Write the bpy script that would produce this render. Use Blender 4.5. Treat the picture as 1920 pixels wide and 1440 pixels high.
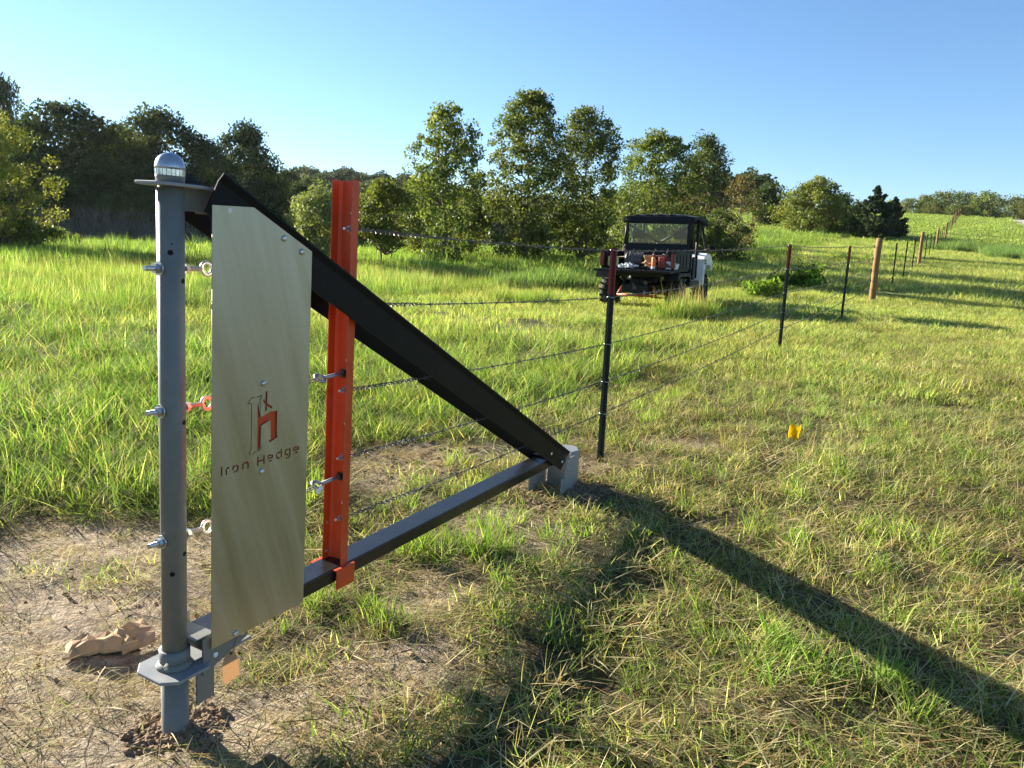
import bpy, bmesh, math, random
import numpy as np
from mathutils import Matrix, Vector
for o in list(bpy.data.objects): bpy.data.objects.remove(o, do_unlink=True)
random.seed(7); rng = np.random.default_rng(11)
SC = bpy.context.scene
COL = SC.collection
R = math.radians

# ------------------------------------------------------------------ camera
CAM_H = 1.30; PITCH = R(9.6); ROLL = R(2.8); FPX = 1442.0
_F = Vector((0, math.cos(PITCH), -math.sin(PITCH)))
_u0 = Vector((0, math.sin(PITCH), math.cos(PITCH)))
_Rt = Vector((1, 0, 0))*math.cos(ROLL) + _u0*math.sin(ROLL)
_Up = _u0*math.cos(ROLL) - Vector((1, 0, 0))*math.sin(ROLL)
cam = bpy.data.cameras.new('camera'); camo = bpy.data.objects.new('camera', cam); COL.objects.link(camo)
M = Matrix((( _Rt.x, _Up.x, -_F.x, 0), (_Rt.y, _Up.y, -_F.y, 0), (_Rt.z, _Up.z, -_F.z, CAM_H), (0, 0, 0, 1)))
camo.matrix_world = M
cam.sensor_width = 36; cam.lens = 36*FPX/1920; cam.clip_end = 3000; cam.clip_start = 0.05
SC.camera = camo
# ------------------------------------------------------------------ light
SUN_AZ = R(-56); SUN_EL = R(17.5)
w = bpy.data.worlds.new('World'); SC.world = w; w.use_nodes = True
nt = w.node_tree; bg = nt.nodes['Background']
sky = nt.nodes.new('ShaderNodeTexSky'); sky.sky_type = 'NISHITA'; sky.sun_disc = False
sky.sun_elevation = SUN_EL; sky.sun_rotation = SUN_AZ % (2*math.pi)
sky.altitude = 300; sky.air_density = 1.0; sky.dust_density = 0.05; sky.ozone_density = 4.5
nt.links.new(sky.outputs[0], bg.inputs[0]); bg.inputs[1].default_value = 0.051
sl = bpy.data.lights.new('sun', 'SUN'); sl.energy = 5.0; sl.angle = R(0.5); sl.color = (1.0, 0.92, 0.78)
so = bpy.data.objects.new('sun', sl); COL.objects.link(so)
SUN = Vector((math.sin(SUN_AZ)*math.cos(SUN_EL), math.cos(SUN_AZ)*math.cos(SUN_EL), math.sin(SUN_EL)))
so.rotation_euler = SUN.to_track_quat('Z', 'Y').to_euler(); so.location = (0, 0, 30)
SC.view_settings.view_transform = 'Standard'; SC.view_settings.look = 'None'
SC.view_settings.exposure = 2.15; SC.view_settings.gamma = 1.0; SC.view_settings.use_curve_mapping = False
SC.render.resolution_x = 1024; SC.render.resolution_y = 768
SC.render.engine = 'CYCLES'

# ------------------------------------------------------------------ noise and terrain
def _hash(ix, iy, s):
    h = (ix.astype(np.int64)*374761393 + iy.astype(np.int64)*668265263 + s*1442695) & 0xffffffff
    h = ((h ^ (h >> 13))*1274126177) & 0xffffffff
    return ((h ^ (h >> 16)) & 0xffff)/65535.0
def vnoise(x, y, s=0):
    x = np.asarray(x, float); y = np.asarray(y, float)
    ix = np.floor(x); iy = np.floor(y); fx = x-ix; fy = y-iy
    fx = fx*fx*(3-2*fx); fy = fy*fy*(3-2*fy)
    a = _hash(ix, iy, s); b = _hash(ix+1, iy, s); c = _hash(ix, iy+1, s); d = _hash(ix+1, iy+1, s)
    return (a*(1-fx)+b*fx)*(1-fy) + (c*(1-fx)+d*fx)*fy
def fbm(x, y, s=0, o=3):
    t = 0; a = .5
    for k in range(o): t = t + a*vnoise(np.asarray(x)*2**k, np.asarray(y)*2**k, s+k*17); a *= .5
    return t/(1-.5**o)
def sstep(a, b, x):
    t = np.clip((np.asarray(x, float)-a)/(b-a), 0, 1); return t*t*(3-2*t)
_by = np.array([-60, -10, 0, 2, 4.4, 8.9, 13.5, 18.2, 22.6, 25.8, 29, 34, 43, 52, 66.7, 83, 110, 140, 165, 230, 700])
_bz = np.array([-2.5, -.45, -.06, 0, .115, .31, .46, .63, .89, 1.10, 1.33, 1.65, 2.25, 2.93, 4.2, 6.0, 8.7, 11.5, 12.0, 10.5, 8])
_yy = np.linspace(-60, 700, 7601); _zz = np.interp(_yy, _by, _bz)
_k = np.exp(-.5*(np.arange(-20, 21)/8.0)**2); _k /= _k.sum()
_zs = np.convolve(np.pad(_zz, 20, mode='edge'), _k, 'valid')
FX0, FY0, FDX, FDY = .545, 4.436, .4955, .8686          # fence line
def vlat(x, y): return -((np.asarray(x)-FX0)*FDY - (np.asarray(y)-FY0)*FDX)   # metres left of the fence
# bare soil patches: x, y, rx, ry, angle
DIRT = [(-1.55, 2.25, .75, .62, .2), (-.95, 1.75, .55, .45, 0), (-.45, 2.05, .5, .22, .9), (-.62, 4.2, .75, .42, .75), (-.1, 4.65, .55, .28, .5), (.25, 4.0, .38, .3, .5), (.6, 4.45, .4, .2, .2),
        (.02, 3.35, .42, .3, .9), (-.25, 2.75, .35, .16, 1.0), (-1.95, 2.9, .6, .4, .4), (1.15, 4.9, .45, .16, .1), (-1.3, 2.95, .5, .3, 0), (-.2, 1.5, .5, .22, .3), (.75, 2.15, .22, .12, .2)]
def dirtmask(x, y):
    x = np.asarray(x, float); y = np.asarray(y, float); m = np.full_like(x, -.14)
    for cx, cy, rx, ry, a in DIRT:
        c, s = math.cos(a), math.sin(a); dx = (x-cx)*c+(y-cy)*s; dy = -(x-cx)*s+(y-cy)*c
        m = np.maximum(m, 1-np.sqrt((dx/rx)**2+(dy/ry)**2))
    m = m*1.4 + (fbm(x*4, y*4, 5)-.5)*.9
    return np.clip(m*1.8, 0, 1)
def tz(x, y):
    x = np.asarray(x, float); y = np.asarray(y, float)
    b = np.interp(y, _yy, _zs); v = vlat(x, y)
    k = np.interp(v, [0, 4, 8, 14, 25, 40, 70], [1, .80, .72, .64, .42, .28, .2])
    k = k + (1-k)*sstep(-.02, .30, x/np.maximum(np.abs(y), 1))*sstep(25, 50, y)
    z = b*k
    z = z + 12*np.exp(-((x+60)/75)**2-((y-245)/70)**2) + 3.5*sstep(75, 130, y)*sstep(-12, -45, x)
    z = z + 6*np.exp(-((x-20)/60)**2-((y-260)/50)**2)
    r = np.hypot(x, y)
    z = z + (fbm(x*.8, y*.8, 3)-.5)*.10*sstep(3, 9, r)*(1-sstep(60, 120, r))*sstep(-1, 3, v)
    z = z + (fbm(x*2.3, y*2.3, 4)-.5)*.035*(1-sstep(10, 20, r))*sstep(1.0, 2.2, r)
    dm = dirtmask(x, y)*(1-sstep(6, 9, r))
    z = z + dm*(fbm(x*13, y*13, 9)-.5)*.028
    return z
def tzf(x, y): return float(tz(np.array([x]), np.array([y]))[0])

# ------------------------------------------------------------------ material helpers
def nodes(name):
    m = bpy.data.materials.new(name); m.use_nodes = True
    t = m.node_tree; t.nodes.clear()
    out = t.nodes.new('ShaderNodeOutputMaterial')
    return m, t, out
def N(t, kind, **kw):
    n = t.nodes.new(kind)
    for k, v in kw.items():
        if k in n.inputs: n.inputs[k].default_value = v
        else: setattr(n, k, v)
    return n
def ramp(t, stops):
    n = t.nodes.new('ShaderNodeValToRGB'); e = n.color_ramp.elements
    while len(e) < len(stops): e.new(.5)
    for el, (p, c) in zip(e, stops): el.position = p; el.color = (*c, 1)
    return n
def simple(name, col, rough=.5, metal=0, var=.12, scale=20, bump=0, bscale=200, spec=.5, coat=0, stretch=(1, 1, 1), wear=0):
    m, t, out = nodes(name); L = t.links.new
    p = N(t, 'ShaderNodeBsdfPrincipled'); p.inputs['Roughness'].default_value = rough; p.inputs['Metallic'].default_value = metal
    p.inputs['Specular IOR Level'].default_value = spec; p.inputs['Coat Weight'].default_value = coat
    tc = N(t, 'ShaderNodeTexCoord'); mp = N(t, 'ShaderNodeMapping'); mp.inputs['Scale'].default_value = stretch
    L(tc.outputs['Object'], mp.inputs[0])
    nz = N(t, 'ShaderNodeTexNoise', Scale=scale, Detail=5.0, Roughness=.6); L(mp.outputs[0], nz.inputs['Vector'])
    c0 = [max(0, c*(1-var*1.6)) for c in col]; c1 = [min(1, c*(1+var*1.6)) for c in col]
    rp = ramp(t, [(.25, c0), (.75, c1)]); L(nz.outputs['Fac'], rp.inputs[0])
    if wear:    # dusty smears and small scuffs
        w1 = N(t, 'ShaderNodeTexNoise', Scale=7.0, Detail=8.0, Roughness=.75); L(mp.outputs[0], w1.inputs['Vector'])
        wr = N(t, 'ShaderNodeMapRange'); wr.inputs['From Min'].default_value = .5; wr.inputs['From Max'].default_value = .75; wr.inputs['To Max'].default_value = wear*.6; L(w1.outputs['Fac'], wr.inputs[0])
        w2 = N(t, 'ShaderNodeTexNoise', Scale=55.0, Detail=3.0, Roughness=.6); L(mp.outputs[0], w2.inputs['Vector'])
        w3 = N(t, 'ShaderNodeMapRange'); w3.inputs['From Min'].default_value = .68; w3.inputs['From Max'].default_value = .72; w3.inputs['To Max'].default_value = wear*.8; L(w2.outputs['Fac'], w3.inputs[0])
        wm = N(t, 'ShaderNodeMath', operation='MAXIMUM'); L(wr.outputs[0], wm.inputs[0]); L(w3.outputs[0], wm.inputs[1])
        wx = N(t, 'ShaderNodeMix', data_type='RGBA'); L(wm.outputs[0], wx.inputs[0]); L(rp.outputs[0], wx.inputs[6]); wx.inputs[7].default_value = (.26, .22, .165, 1); L(wx.outputs[2], p.inputs['Base Color'])
    else: L(rp.outputs[0], p.inputs['Base Color'])
    rr = N(t, 'ShaderNodeMapRange'); rr.inputs['To Min'].default_value = max(0, rough-.1); rr.inputs['To Max'].default_value = min(1, rough+.1)
    L(nz.outputs['Fac'], rr.inputs[0]); L(rr.outputs[0], p.inputs['Roughness'])
    if bump:
        n2 = N(t, 'ShaderNodeTexNoise', Scale=bscale, Detail=4.0); L(mp.outputs[0], n2.inputs['Vector'])
        b = N(t, 'ShaderNodeBump', Strength=bump, Distance=.004); L(n2.outputs['Fac'], b.inputs['Height']); L(b.outputs[0], p.inputs['Normal'])
    L(p.outputs[0], out.inputs[0])
    return m
def leafmat(name, gain=1.0, trans=.42, scale=.35, rough=.55, tint=(1.25, 1.15, .55), spec=.25, patch=.0):
    # base colour from the mesh's own per-leaf colour, shifted by place and by plant
    m, t, out = nodes(name); L = t.links.new
    at = N(t, 'ShaderNodeAttribute', attribute_name='Col'); geo = N(t, 'ShaderNodeNewGeometry'); oi = N(t, 'ShaderNodeObjectInfo')
    nz = N(t, 'ShaderNodeTexNoise', Scale=scale, Detail=3.0); L(geo.outputs['Position'], nz.inputs['Vector'])
    hs = N(t, 'ShaderNodeHueSaturation')
    a = N(t, 'ShaderNodeMapRange'); a.inputs['From Min'].default_value = .3; a.inputs['From Max'].default_value = .7
    a.inputs['To Min'].default_value = .48; a.inputs['To Max'].default_value = .515; L(nz.outputs['Fac'], a.inputs[0]); L(a.outputs[0], hs.inputs['Hue'])
    b = N(t, 'ShaderNodeMapRange'); b.inputs['To Min'].default_value = .78*gain; b.inputs['To Max'].default_value = 1.22*gain
    L(oi.outputs['Random'], b.inputs[0])
    nb = N(t, 'ShaderNodeTexNoise', Scale=.9, Detail=4.0); L(geo.outputs['Position'], nb.inputs['Vector'])
    pb_ = N(t, 'ShaderNodeMapRange'); pb_.inputs['From Min'].default_value = .3; pb_.inputs['From Max'].default_value = .7; pb_.inputs['To Min'].default_value = 1-patch; pb_.inputs['To Max'].default_value = 1+patch*.5
    L(nb.outputs['Fac'], pb_.inputs[0]); mu = N(t, 'ShaderNodeMath', operation='MULTIPLY'); L(b.outputs[0], mu.inputs[0]); L(pb_.outputs[0], mu.inputs[1]); L(mu.outputs[0], hs.inputs['Value']); L(at.outputs['Color'], hs.inputs['Color'])
    p = N(t, 'ShaderNodeBsdfPrincipled', Roughness=rough); p.inputs['Specular IOR Level'].default_value = spec; L(hs.outputs[0], p.inputs['Base Color'])
    tr = N(t, 'ShaderNodeBsdfTranslucent')
    mx = N(t, 'ShaderNodeMix', data_type='RGBA', blend_type='MULTIPLY'); mx.inputs[0].default_value = 1
    L(hs.outputs[0], mx.inputs[6]); mx.inputs[7].default_value = (*tint, 1); L(mx.outputs[2], tr.inputs['Color'])
    ms = N(t, 'ShaderNodeMixShader'); ms.inputs[0].default_value = trans
    L(p.outputs[0], ms.inputs[1]); L(tr.outputs[0], ms.inputs[2]); L(ms.outputs[0], out.inputs[0])
    return m

MT = {}
def ground_material():
    m, t, out = nodes('soil_and_turf'); L = t.links.new
    geo = N(t, 'ShaderNodeNewGeometry'); pos = geo.outputs['Position']
    at = N(t, 'ShaderNodeAttribute', attribute_name='dirt')
    n1 = N(t, 'ShaderNodeTexNoise', Scale=1.3, Detail=6.0, Roughness=.62); L(pos, n1.inputs['Vector'])
    n2 = N(t, 'ShaderNodeTexNoise', Scale=26.0, Detail=6.0, Roughness=.7); L(pos, n2.inputs['Vector'])
    n3 = N(t, 'ShaderNodeTexNoise', Scale=.09, Detail=5.0); L(pos, n3.inputs['Vector'])
    n4 = N(t, 'ShaderNodeTexNoise', Scale=110.0, Detail=3.0); L(pos, n4.inputs['Vector'])
    soil = ramp(t, [(.3, (.125, .092, .058)), (.5, (.27, .21, .14)), (.72, (.42, .35, .25))]); L(n2.outputs['Fac'], soil.inputs[0])
    thatch = ramp(t, [(.3, (.035, .027, .013)), (.5, (.085, .07, .032)), (.7, (.17, .14, .07))]); L(n2.outputs['Fac'], thatch.inputs[0])
    turf = ramp(t, [(.3, (.10, .125, .03)), (.5, (.15, .175, .05)), (.7, (.22, .22, .085))]); L(n3.outputs['Fac'], turf.inputs[0])
    ds = N(t, 'ShaderNodeVectorMath', operation='LENGTH'); L(pos, ds.inputs[0])
    fr = N(t, 'ShaderNodeMapRange'); fr.inputs['From Min'].default_value = 5; fr.inputs['From Max'].default_value = 22; L(ds.outputs['Value'], fr.inputs[0])
    tm = N(t, 'ShaderNodeMix', data_type='RGBA'); L(fr.outputs[0], tm.inputs[0]); L(thatch.outputs[0], tm.inputs[6]); L(turf.outputs[0], tm.inputs[7])
    mx = N(t, 'ShaderNodeMix', data_type='RGBA'); L(at.outputs['Fac'], mx.inputs[0]); L(tm.outputs[2], mx.inputs[6]); L(soil.outputs[0], mx.inputs[7])
    p = N(t, 'ShaderNodeBsdfPrincipled', Roughness=.92); p.inputs['Specular IOR Level'].default_value = .15
    vo = N(t, 'ShaderNodeTexVoronoi', Scale=17.0, feature='DISTANCE_TO_EDGE')
    wv = N(t, 'ShaderNodeMix', data_type='VECTOR'); wv.inputs[0].default_value = .06
    L(pos, wv.inputs[4]); L(n2.outputs['Color'], wv.inputs[5]); L(wv.outputs[1], vo.inputs['Vector'])
    cr = N(t, 'ShaderNodeMapRange'); cr.inputs['From Max'].default_value = .035; L(vo.outputs['Distance'], cr.inputs[0])
    crk = N(t, 'ShaderNodeMix', data_type='RGBA', blend_type='MULTIPLY'); crk.inputs[0].default_value = 1.0
    cc = ramp(t, [(0, (.45, .42, .4)), (.8, (1, 1, 1))]); L(cr.outputs[0], cc.inputs[0])
    fd = N(t, 'ShaderNodeMath', operation='MULTIPLY'); L(at.outputs['Fac'], fd.inputs[0]); L(n1.outputs['Fac'], fd.inputs[1]); L(fd.outputs[0], crk.inputs[0])
    L(mx.outputs[2], crk.inputs[6]); L(cc.outputs[0], crk.inputs[7]); L(crk.outputs[2], p.inputs['Base Color'])
    sm = N(t, 'ShaderNodeMath', operation='ADD'); L(n2.outputs['Fac'], sm.inputs[0])
    m4 = N(t, 'ShaderNodeMath', operation='MULTIPLY'); m4.inputs[1].default_value = .5; L(n4.outputs['Fac'], m4.inputs[0])
    L(m4.outputs[0], sm.inputs[1])
    s2 = N(t, 'ShaderNodeMath', operation='ADD'); m5 = N(t, 'ShaderNodeMath', operation='MULTIPLY'); m5.inputs[1].default_value = .35; L(cr.outputs[0], m5.inputs[0])
    L(sm.outputs[0], s2.inputs[0]); L(m5.outputs[0], s2.inputs[1])
    b = N(t, 'ShaderNodeBump', Strength=.9, Distance=.018); L(s2.outputs[0], b.inputs['Height']); L(b.outputs[0], p.inputs['Normal'])
    L(p.outputs[0], out.inputs[0]); return m
MT['ground'] = ground_material()
MT['grass'] = leafmat('grass_blade', 1.08, .46, .5, .75, (1.12, 1.28, .55), .12, .26)
MT['leaf'] = leafmat('tree_leaf', 1.0, .40, .25, .55, (1.3, 1.3, .5), .22)
MT['wood_leaf'] = leafmat('wood_edge_leaf', 1.0, .28, .08, .7, (1.2, 1.15, .5), .1)
MT['bark'] = simple('bark', (.13, .10, .075), .9, 0, .3, 12, .8, 60, .2, 0, (1, 1, .3))
MT['gravel'] = simple('gravel', (.42, .39, .35), .95, 0, .2, 6, .5, 80, .2)
MT['grey_paint'] = simple('grey_powder_coat', (.150, .156, .145), .5, .0, .07, 14, .06, 300, .35, 0, (1, 1, 1), .5)
MT['grey_light'] = simple('pale_grey_powder_coat', (.23, .24, .245), .5, .1, .07, 14, .06, 300, .4, 0, (1, 1, 1), .5)
MT['dome'] = simple('bright_grey_cap', (.36, .39, .45), .28, .6, .08, 25, .03, 300, .5)
MT['zinc'] = simple('zinc', (.55, .55, .54), .38, .9, .12, 60, .05, 400)
MT['dzinc'] = simple('dull_zinc', (.33, .34, .37), .5, .8, .15, 60, .05, 400)
MT['black'] = simple('black_powder_coat', (.0055, .0055, .006), .55, 0, .2, 30, .10, 500, .15, 0, (1, 1, 1), .05)
MT['blackbeam'] = simple('satin_black_beam', (.010, .010, .011), .32, 0, .2, 30, .10, 500, .42, 0, (1, 1, 1), .08)
MT['orange'] = simple('orange_powder_coat', (.54, .062, .013), .45, 0, .08, 10, .05, 400, .4, 0, (1, 1, 1), .3)
MT['reflector'] = simple('reflective_band', (.62, .64, .62), .18, .7, .45, 46, 0, 100, .7)
MT['tpost'] = simple('dark_green_post', (.022, .027, .026), .6, .1, .3, 30, .1, 300)
MT['tred'] = simple('red_post_tip', (.15, .014, .012), .5, 0, .25, 40, .1, 300)
MT['postwood'] = simple('weathered_round_wood', (.21, .125, .055), .85, 0, .28, 9, .6, 40, .2, 0, (6, 6, .6))
MT['wire'] = simple('galvanised_wire', (.11, .105, .10), .6, .5, .25, 40, 0)
MT['kraft'] = simple('kraft_paper', (.36, .25, .14), .85, 0, .10, 14, .12, 120, .2)
MT['tag'] = simple('manila_tag', (.66, .42, .21), .8, 0, .08, 30, .05, 200, .2)
MT['label'] = simple('white_sticker', (.72, .72, .70), .6, 0, .04, 30)
def vinyl(name, c0, c1):
    m, t, out = nodes(name); p = N(t, 'ShaderNodeBsdfPrincipled', Roughness=.4); tr = N(t, 'ShaderNodeBsdfTranslucent'); ms = N(t, 'ShaderNodeMixShader'); ms.inputs[0].default_value = .55
    nz = N(t, 'ShaderNodeTexNoise', Scale=30.0); rp = ramp(t, [(.3, c0), (.7, c1)]); t.links.new(nz.outputs['Fac'], rp.inputs[0])
    t.links.new(rp.outputs[0], p.inputs['Base Color']); t.links.new(rp.outputs[0], tr.inputs['Color'])
    t.links.new(p.outputs[0], ms.inputs[1]); t.links.new(tr.outputs[0], ms.inputs[2]); t.links.new(ms.outputs[0], out.inputs[0]); return m
MT['flag'] = vinyl('yellow_vinyl', (.80, .56, .004), (.90, .68, .01)); MT['tag'] = vinyl('thin_manila_card', (.50, .36, .22), (.58, .42, .26))
MT['rubber'] = simple('tyre_rubber', (.012, .012, .013), .8, 0, .3, 20, .2, 100, .3)
MT['plastic'] = simple('black_plastic', (.007, .0075, .009), .55, 0, .25, 12, .08, 200, .25)
MT['cloth'] = simple('dark_canvas', (.007, .0085, .014), .75, 0, .25, 12, .25, 60, .3)
MT['white'] = simple('white_bodywork', (.72, .73, .74), .3, 0, .05, 8, 0, 100, .5, .4)
MT['orangep'] = simple('orange_bodywork', (.40, .07, .012), .5, 0, .1, 8)
MT['redlens'] = simple('red_lens', (.16, .012, .01), .3, 0, .1, 20)
MT['steel'] = simple('dark_steel', (.07, .068, .065), .5, .7, .3, 20, .1, 100)
MT['rag'] = simple('white_rag', (.62, .62, .63), .9, 0, .1, 30, .3, 60)
MT['jug'] = simple('yellow_jug', (.48, .50, .20), .4, 0, .08, 10)
MT['bottle'] = simple('orange_bottle', (.72, .16, .02), .35, 0, .15, 20)
MT['glove'] = simple('tan_leather', (.42, .27, .15), .8, 0, .2, 20, .3, 80)
MT['brown_seed'] = simple('seed_head', (.34, .27, .12), .8, 0, .2, 20)
def glass_mat():
    m, t, out = nodes('cab_glass'); g = N(t, 'ShaderNodeBsdfGlossy', Roughness=.03); g.inputs['Color'].default_value = (.9, .95, .95, 1)
    tr = N(t, 'ShaderNodeBsdfTransparent'); tr.inputs['Color'].default_value = (.72, .80, .78, 1)
    f = N(t, 'ShaderNodeFresnel', IOR=1.5); ms = N(t, 'ShaderNodeMixShader'); t.links.new(f.outputs[0], ms.inputs[0])
    t.links.new(tr.outputs[0], ms.inputs[1]); t.links.new(g.outputs[0], ms.inputs[2]); t.links.new(ms.outputs[0], out.inputs[0]); return m
MT['glass'] = glass_mat()
def panel_mat():
    # mill-finish sheet: grain drawn along the sheet's length with faint rolled streaks
    m, t, out = nodes('mill_finish_sheet'); L = t.links.new
    p = N(t, 'ShaderNodeBsdfPrincipled', Roughness=.42, Metallic=.92)
    tc = N(t, 'ShaderNodeTexCoord')
    mr0 = N(t, 'ShaderNodeMapping'); mr0.inputs['Rotation'].default_value = (0, R(17), 0); L(tc.outputs['Object'], mr0.inputs[0])
    mp = N(t, 'ShaderNodeMapping'); mp.inputs['Scale'].default_value = (11, 11, .8); L(mr0.outputs[0], mp.inputs[0])
    n1 = N(t, 'ShaderNodeTexNoise', Scale=1.3, Detail=5.0, Roughness=.6); L(mp.outputs[0], n1.inputs['Vector'])
    mp2 = N(t, 'ShaderNodeMapping'); mp2.inputs['Scale'].default_value = (90, 90, 1.5); L(tc.outputs['Object'], mp2.inputs[0])
    n2 = N(t, 'ShaderNodeTexNoise', Scale=6.0, Detail=3.0); L(mp2.outputs[0], n2.inputs['Vector'])
    rp = ramp(t, [(.3, (.33, .315, .25)), (.7, (.50, .48, .395))]); L(n1.outputs['Fac'], rp.inputs[0]); L(rp.outputs[0], p.inputs['Base Color'])
    mr = N(t, 'ShaderNodeMapRange'); mr.inputs['From Min'].default_value = .3; mr.inputs['From Max'].default_value = .7; mr.inputs['To Min'].default_value = .36; mr.inputs['To Max'].default_value = .52
    L(n1.outputs['Fac'], mr.inputs[0]); L(mr.outputs[0], p.inputs['Roughness'])
    b = N(t, 'ShaderNodeBump', Strength=.10, Distance=.001); L(n2.outputs['Fac'], b.inputs['Height']); L(b.outputs[0], p.inputs['Normal'])
    L(p.outputs[0], out.inputs[0]); return m
MT['sheet'] = panel_mat()

# ------------------------------------------------------------------ object helpers
def tag(o, label=None, cat=None, group=None, kind=None):
    if label: o['label'] = label
    if cat: o['category'] = cat
    if group: o['group'] = group
    if kind: o['kind'] = kind
    return o
def link(name, me, mat=None, parent=None):
    o = bpy.data.objects.new(name, me); COL.objects.link(o)
    if mat is not None and me is not None: me.materials.append(MT[mat] if isinstance(mat, str) else mat)
    if parent: o.parent = parent
    return o
def empty(name, loc=(0, 0, 0), rz=0):
    o = bpy.data.objects.new(name, None); COL.objects.link(o); o.location = loc; o.rotation_euler = (0, 0, rz); o.empty_display_size = .1; return o
def npmesh(name, V, F, col=None, smooth=False, flat=False):
    V = np.asarray(V, np.float32); F = np.asarray(F, np.int32); k = F.shape[1]
    me = bpy.data.meshes.new(name); me.vertices.add(len(V)); me.vertices.foreach_set('co', V.ravel())
    me.loops.add(F.size); me.loops.foreach_set('vertex_index', F.ravel()); me.polygons.add(len(F))
    me.polygons.foreach_set('loop_start', np.arange(0, F.size, k, dtype=np.int32))
    me.polygons.foreach_set('loop_total', np.full(len(F), k, np.int32))
    if flat: me.shade_flat()
    me.update(calc_edges=True)
    if col is not None:
        a = me.attributes.new('Col', 'FLOAT_COLOR', 'POINT'); c = np.ones((len(V), 4), np.float32); c[:, :3] = col; a.data.foreach_set('color', c.ravel())
    return me
class B:
    """collects shapes in one bmesh"""
    def __init__(s): s.b = bmesh.new()
    def box(s, c, size, rot=None, bevel=0):
        b = bmesh.new(); bmesh.ops.create_cube(b, size=1)
        bmesh.ops.scale(b, vec=size, verts=b.verts)
        if bevel: bmesh.ops.bevel(b, geom=b.edges[:], offset=bevel, segments=2, affect='EDGES', profile=.6)
        m = Matrix.Translation(c) @ (rot.to_4x4() if rot is not None else Matrix.Identity(4))
        bmesh.ops.transform(b, matrix=m, verts=b.verts); s._m(b); return s
    def _m(s, b):
        me = bpy.data.meshes.new('t'); b.to_mesh(me); b.free(); s.b.from_mesh(me); bpy.data.meshes.remove(me)
    def tube(s, pts, r, seg=8, cap=True):
        pts = [Vector(p) for p in pts]; n = len(pts); rs = r if isinstance(r, (list, tuple)) else [r]*n
        rings = []; prev = None
        for i, p in enumerate(pts):
            d = (pts[min(i+1, n-1)]-pts[max(i-1, 0)]).normalized()
            if prev is None: a = d.orthogonal().normalized()
            else:
                a = prev - d*prev.dot(d)
                a = a.normalized() if a.length > 1e-6 else d.orthogonal().normalized()
            prev = a; c = d.cross(a)
            rings.append([s.b.verts.new(p + (a*math.cos(2*math.pi*k/seg)+c*math.sin(2*math.pi*k/seg))*rs[i]) for k in range(seg)])
        for i in range(n-1):
            for k in range(seg):
                f = s.b.faces.new((rings[i][k], rings[i][(k+1) % seg], rings[i+1][(k+1) % seg], rings[i+1][k])); f.smooth = seg > 5
        if cap:
            s.b.faces.new(rings[0][::-1]); s.b.faces.new(rings[-1])
        return s
    def lathe(s, prof, seg=24, m=None):
        m = m or Matrix.Identity(4); rings = []
        for r, z in prof: rings.append([s.b.verts.new(m @ Vector((r*math.cos(2*math.pi*k/seg), r*math.sin(2*math.pi*k/seg), z))) for k in range(seg)])
        for i in range(len(prof)-1):
            for k in range(seg):
                f = s.b.faces.new((rings[i][k], rings[i][(k+1) % seg], rings[i+1][(k+1) % seg], rings[i+1][k])); f.smooth = seg > 8
        if prof[0][0] > 1e-5: s.b.faces.new(rings[0][::-1])
        if prof[-1][0] > 1e-5: s.b.faces.new(rings[-1])
        return s
    def prism(s, poly, axis_m, h, bevel=0):
        """poly in local xy, extruded along local z by h"""
        b = bmesh.new(); lo = [b.verts.new((x, y, 0)) for x, y in poly]; hi = [b.verts.new((x, y, h)) for x, y in poly]; n = len(poly)
        b.faces.new(lo[::-1]); b.faces.new(hi)
        for i in range(n): b.faces.new((lo[i], lo[(i+1) % n], hi[(i+1) % n], hi[i]))
        if bevel: bmesh.ops.bevel(b, geom=b.edges[:], offset=bevel, segments=1, affect='EDGES')
        bmesh.ops.transform(b, matrix=axis_m, verts=b.verts); s._m(b); return s
    def torus(s, c, Rr, r, ax, seg=20, ms=8):
        ax = Vector(ax).normalized(); a = ax.orthogonal().normalized(); d = ax.cross(a); c = Vector(c)
        rings = []
        for i in range(seg):
            t = 2*math.pi*i/seg; e = a*math.cos(t)+d*math.sin(t)
            rings.append([s.b.verts.new(c+e*(Rr+r*math.cos(2*math.pi*k/ms))+ax*r*math.sin(2*math.pi*k/ms)) for k in range(ms)])
        for i in range(seg):
            for k in range(ms):
                f = s.b.faces.new((rings[i][k], rings[(i+1) % seg][k], rings[(i+1) % seg][(k+1) % ms], rings[i][(k+1) % ms])); f.smooth = True
        return s
    def done(s, name, mat, parent=None):
        bmesh.ops.recalc_face_normals(s.b, faces=s.b.faces)
        me = bpy.data.meshes.new(name); s.b.to_mesh(me); s.b.free(); return link(name, me, mat, parent)
def MX(ax):   # matrix taking local z to an axis
    return Vector(ax).to_track_quat('Z', 'Y').to_matrix().to_4x4()
def copy_tree(o, parent=None):
    c = o.copy(); COL.objects.link(c); c.parent = parent
    for ch in list(o.children): copy_tree(ch, c)
    return c

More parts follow.
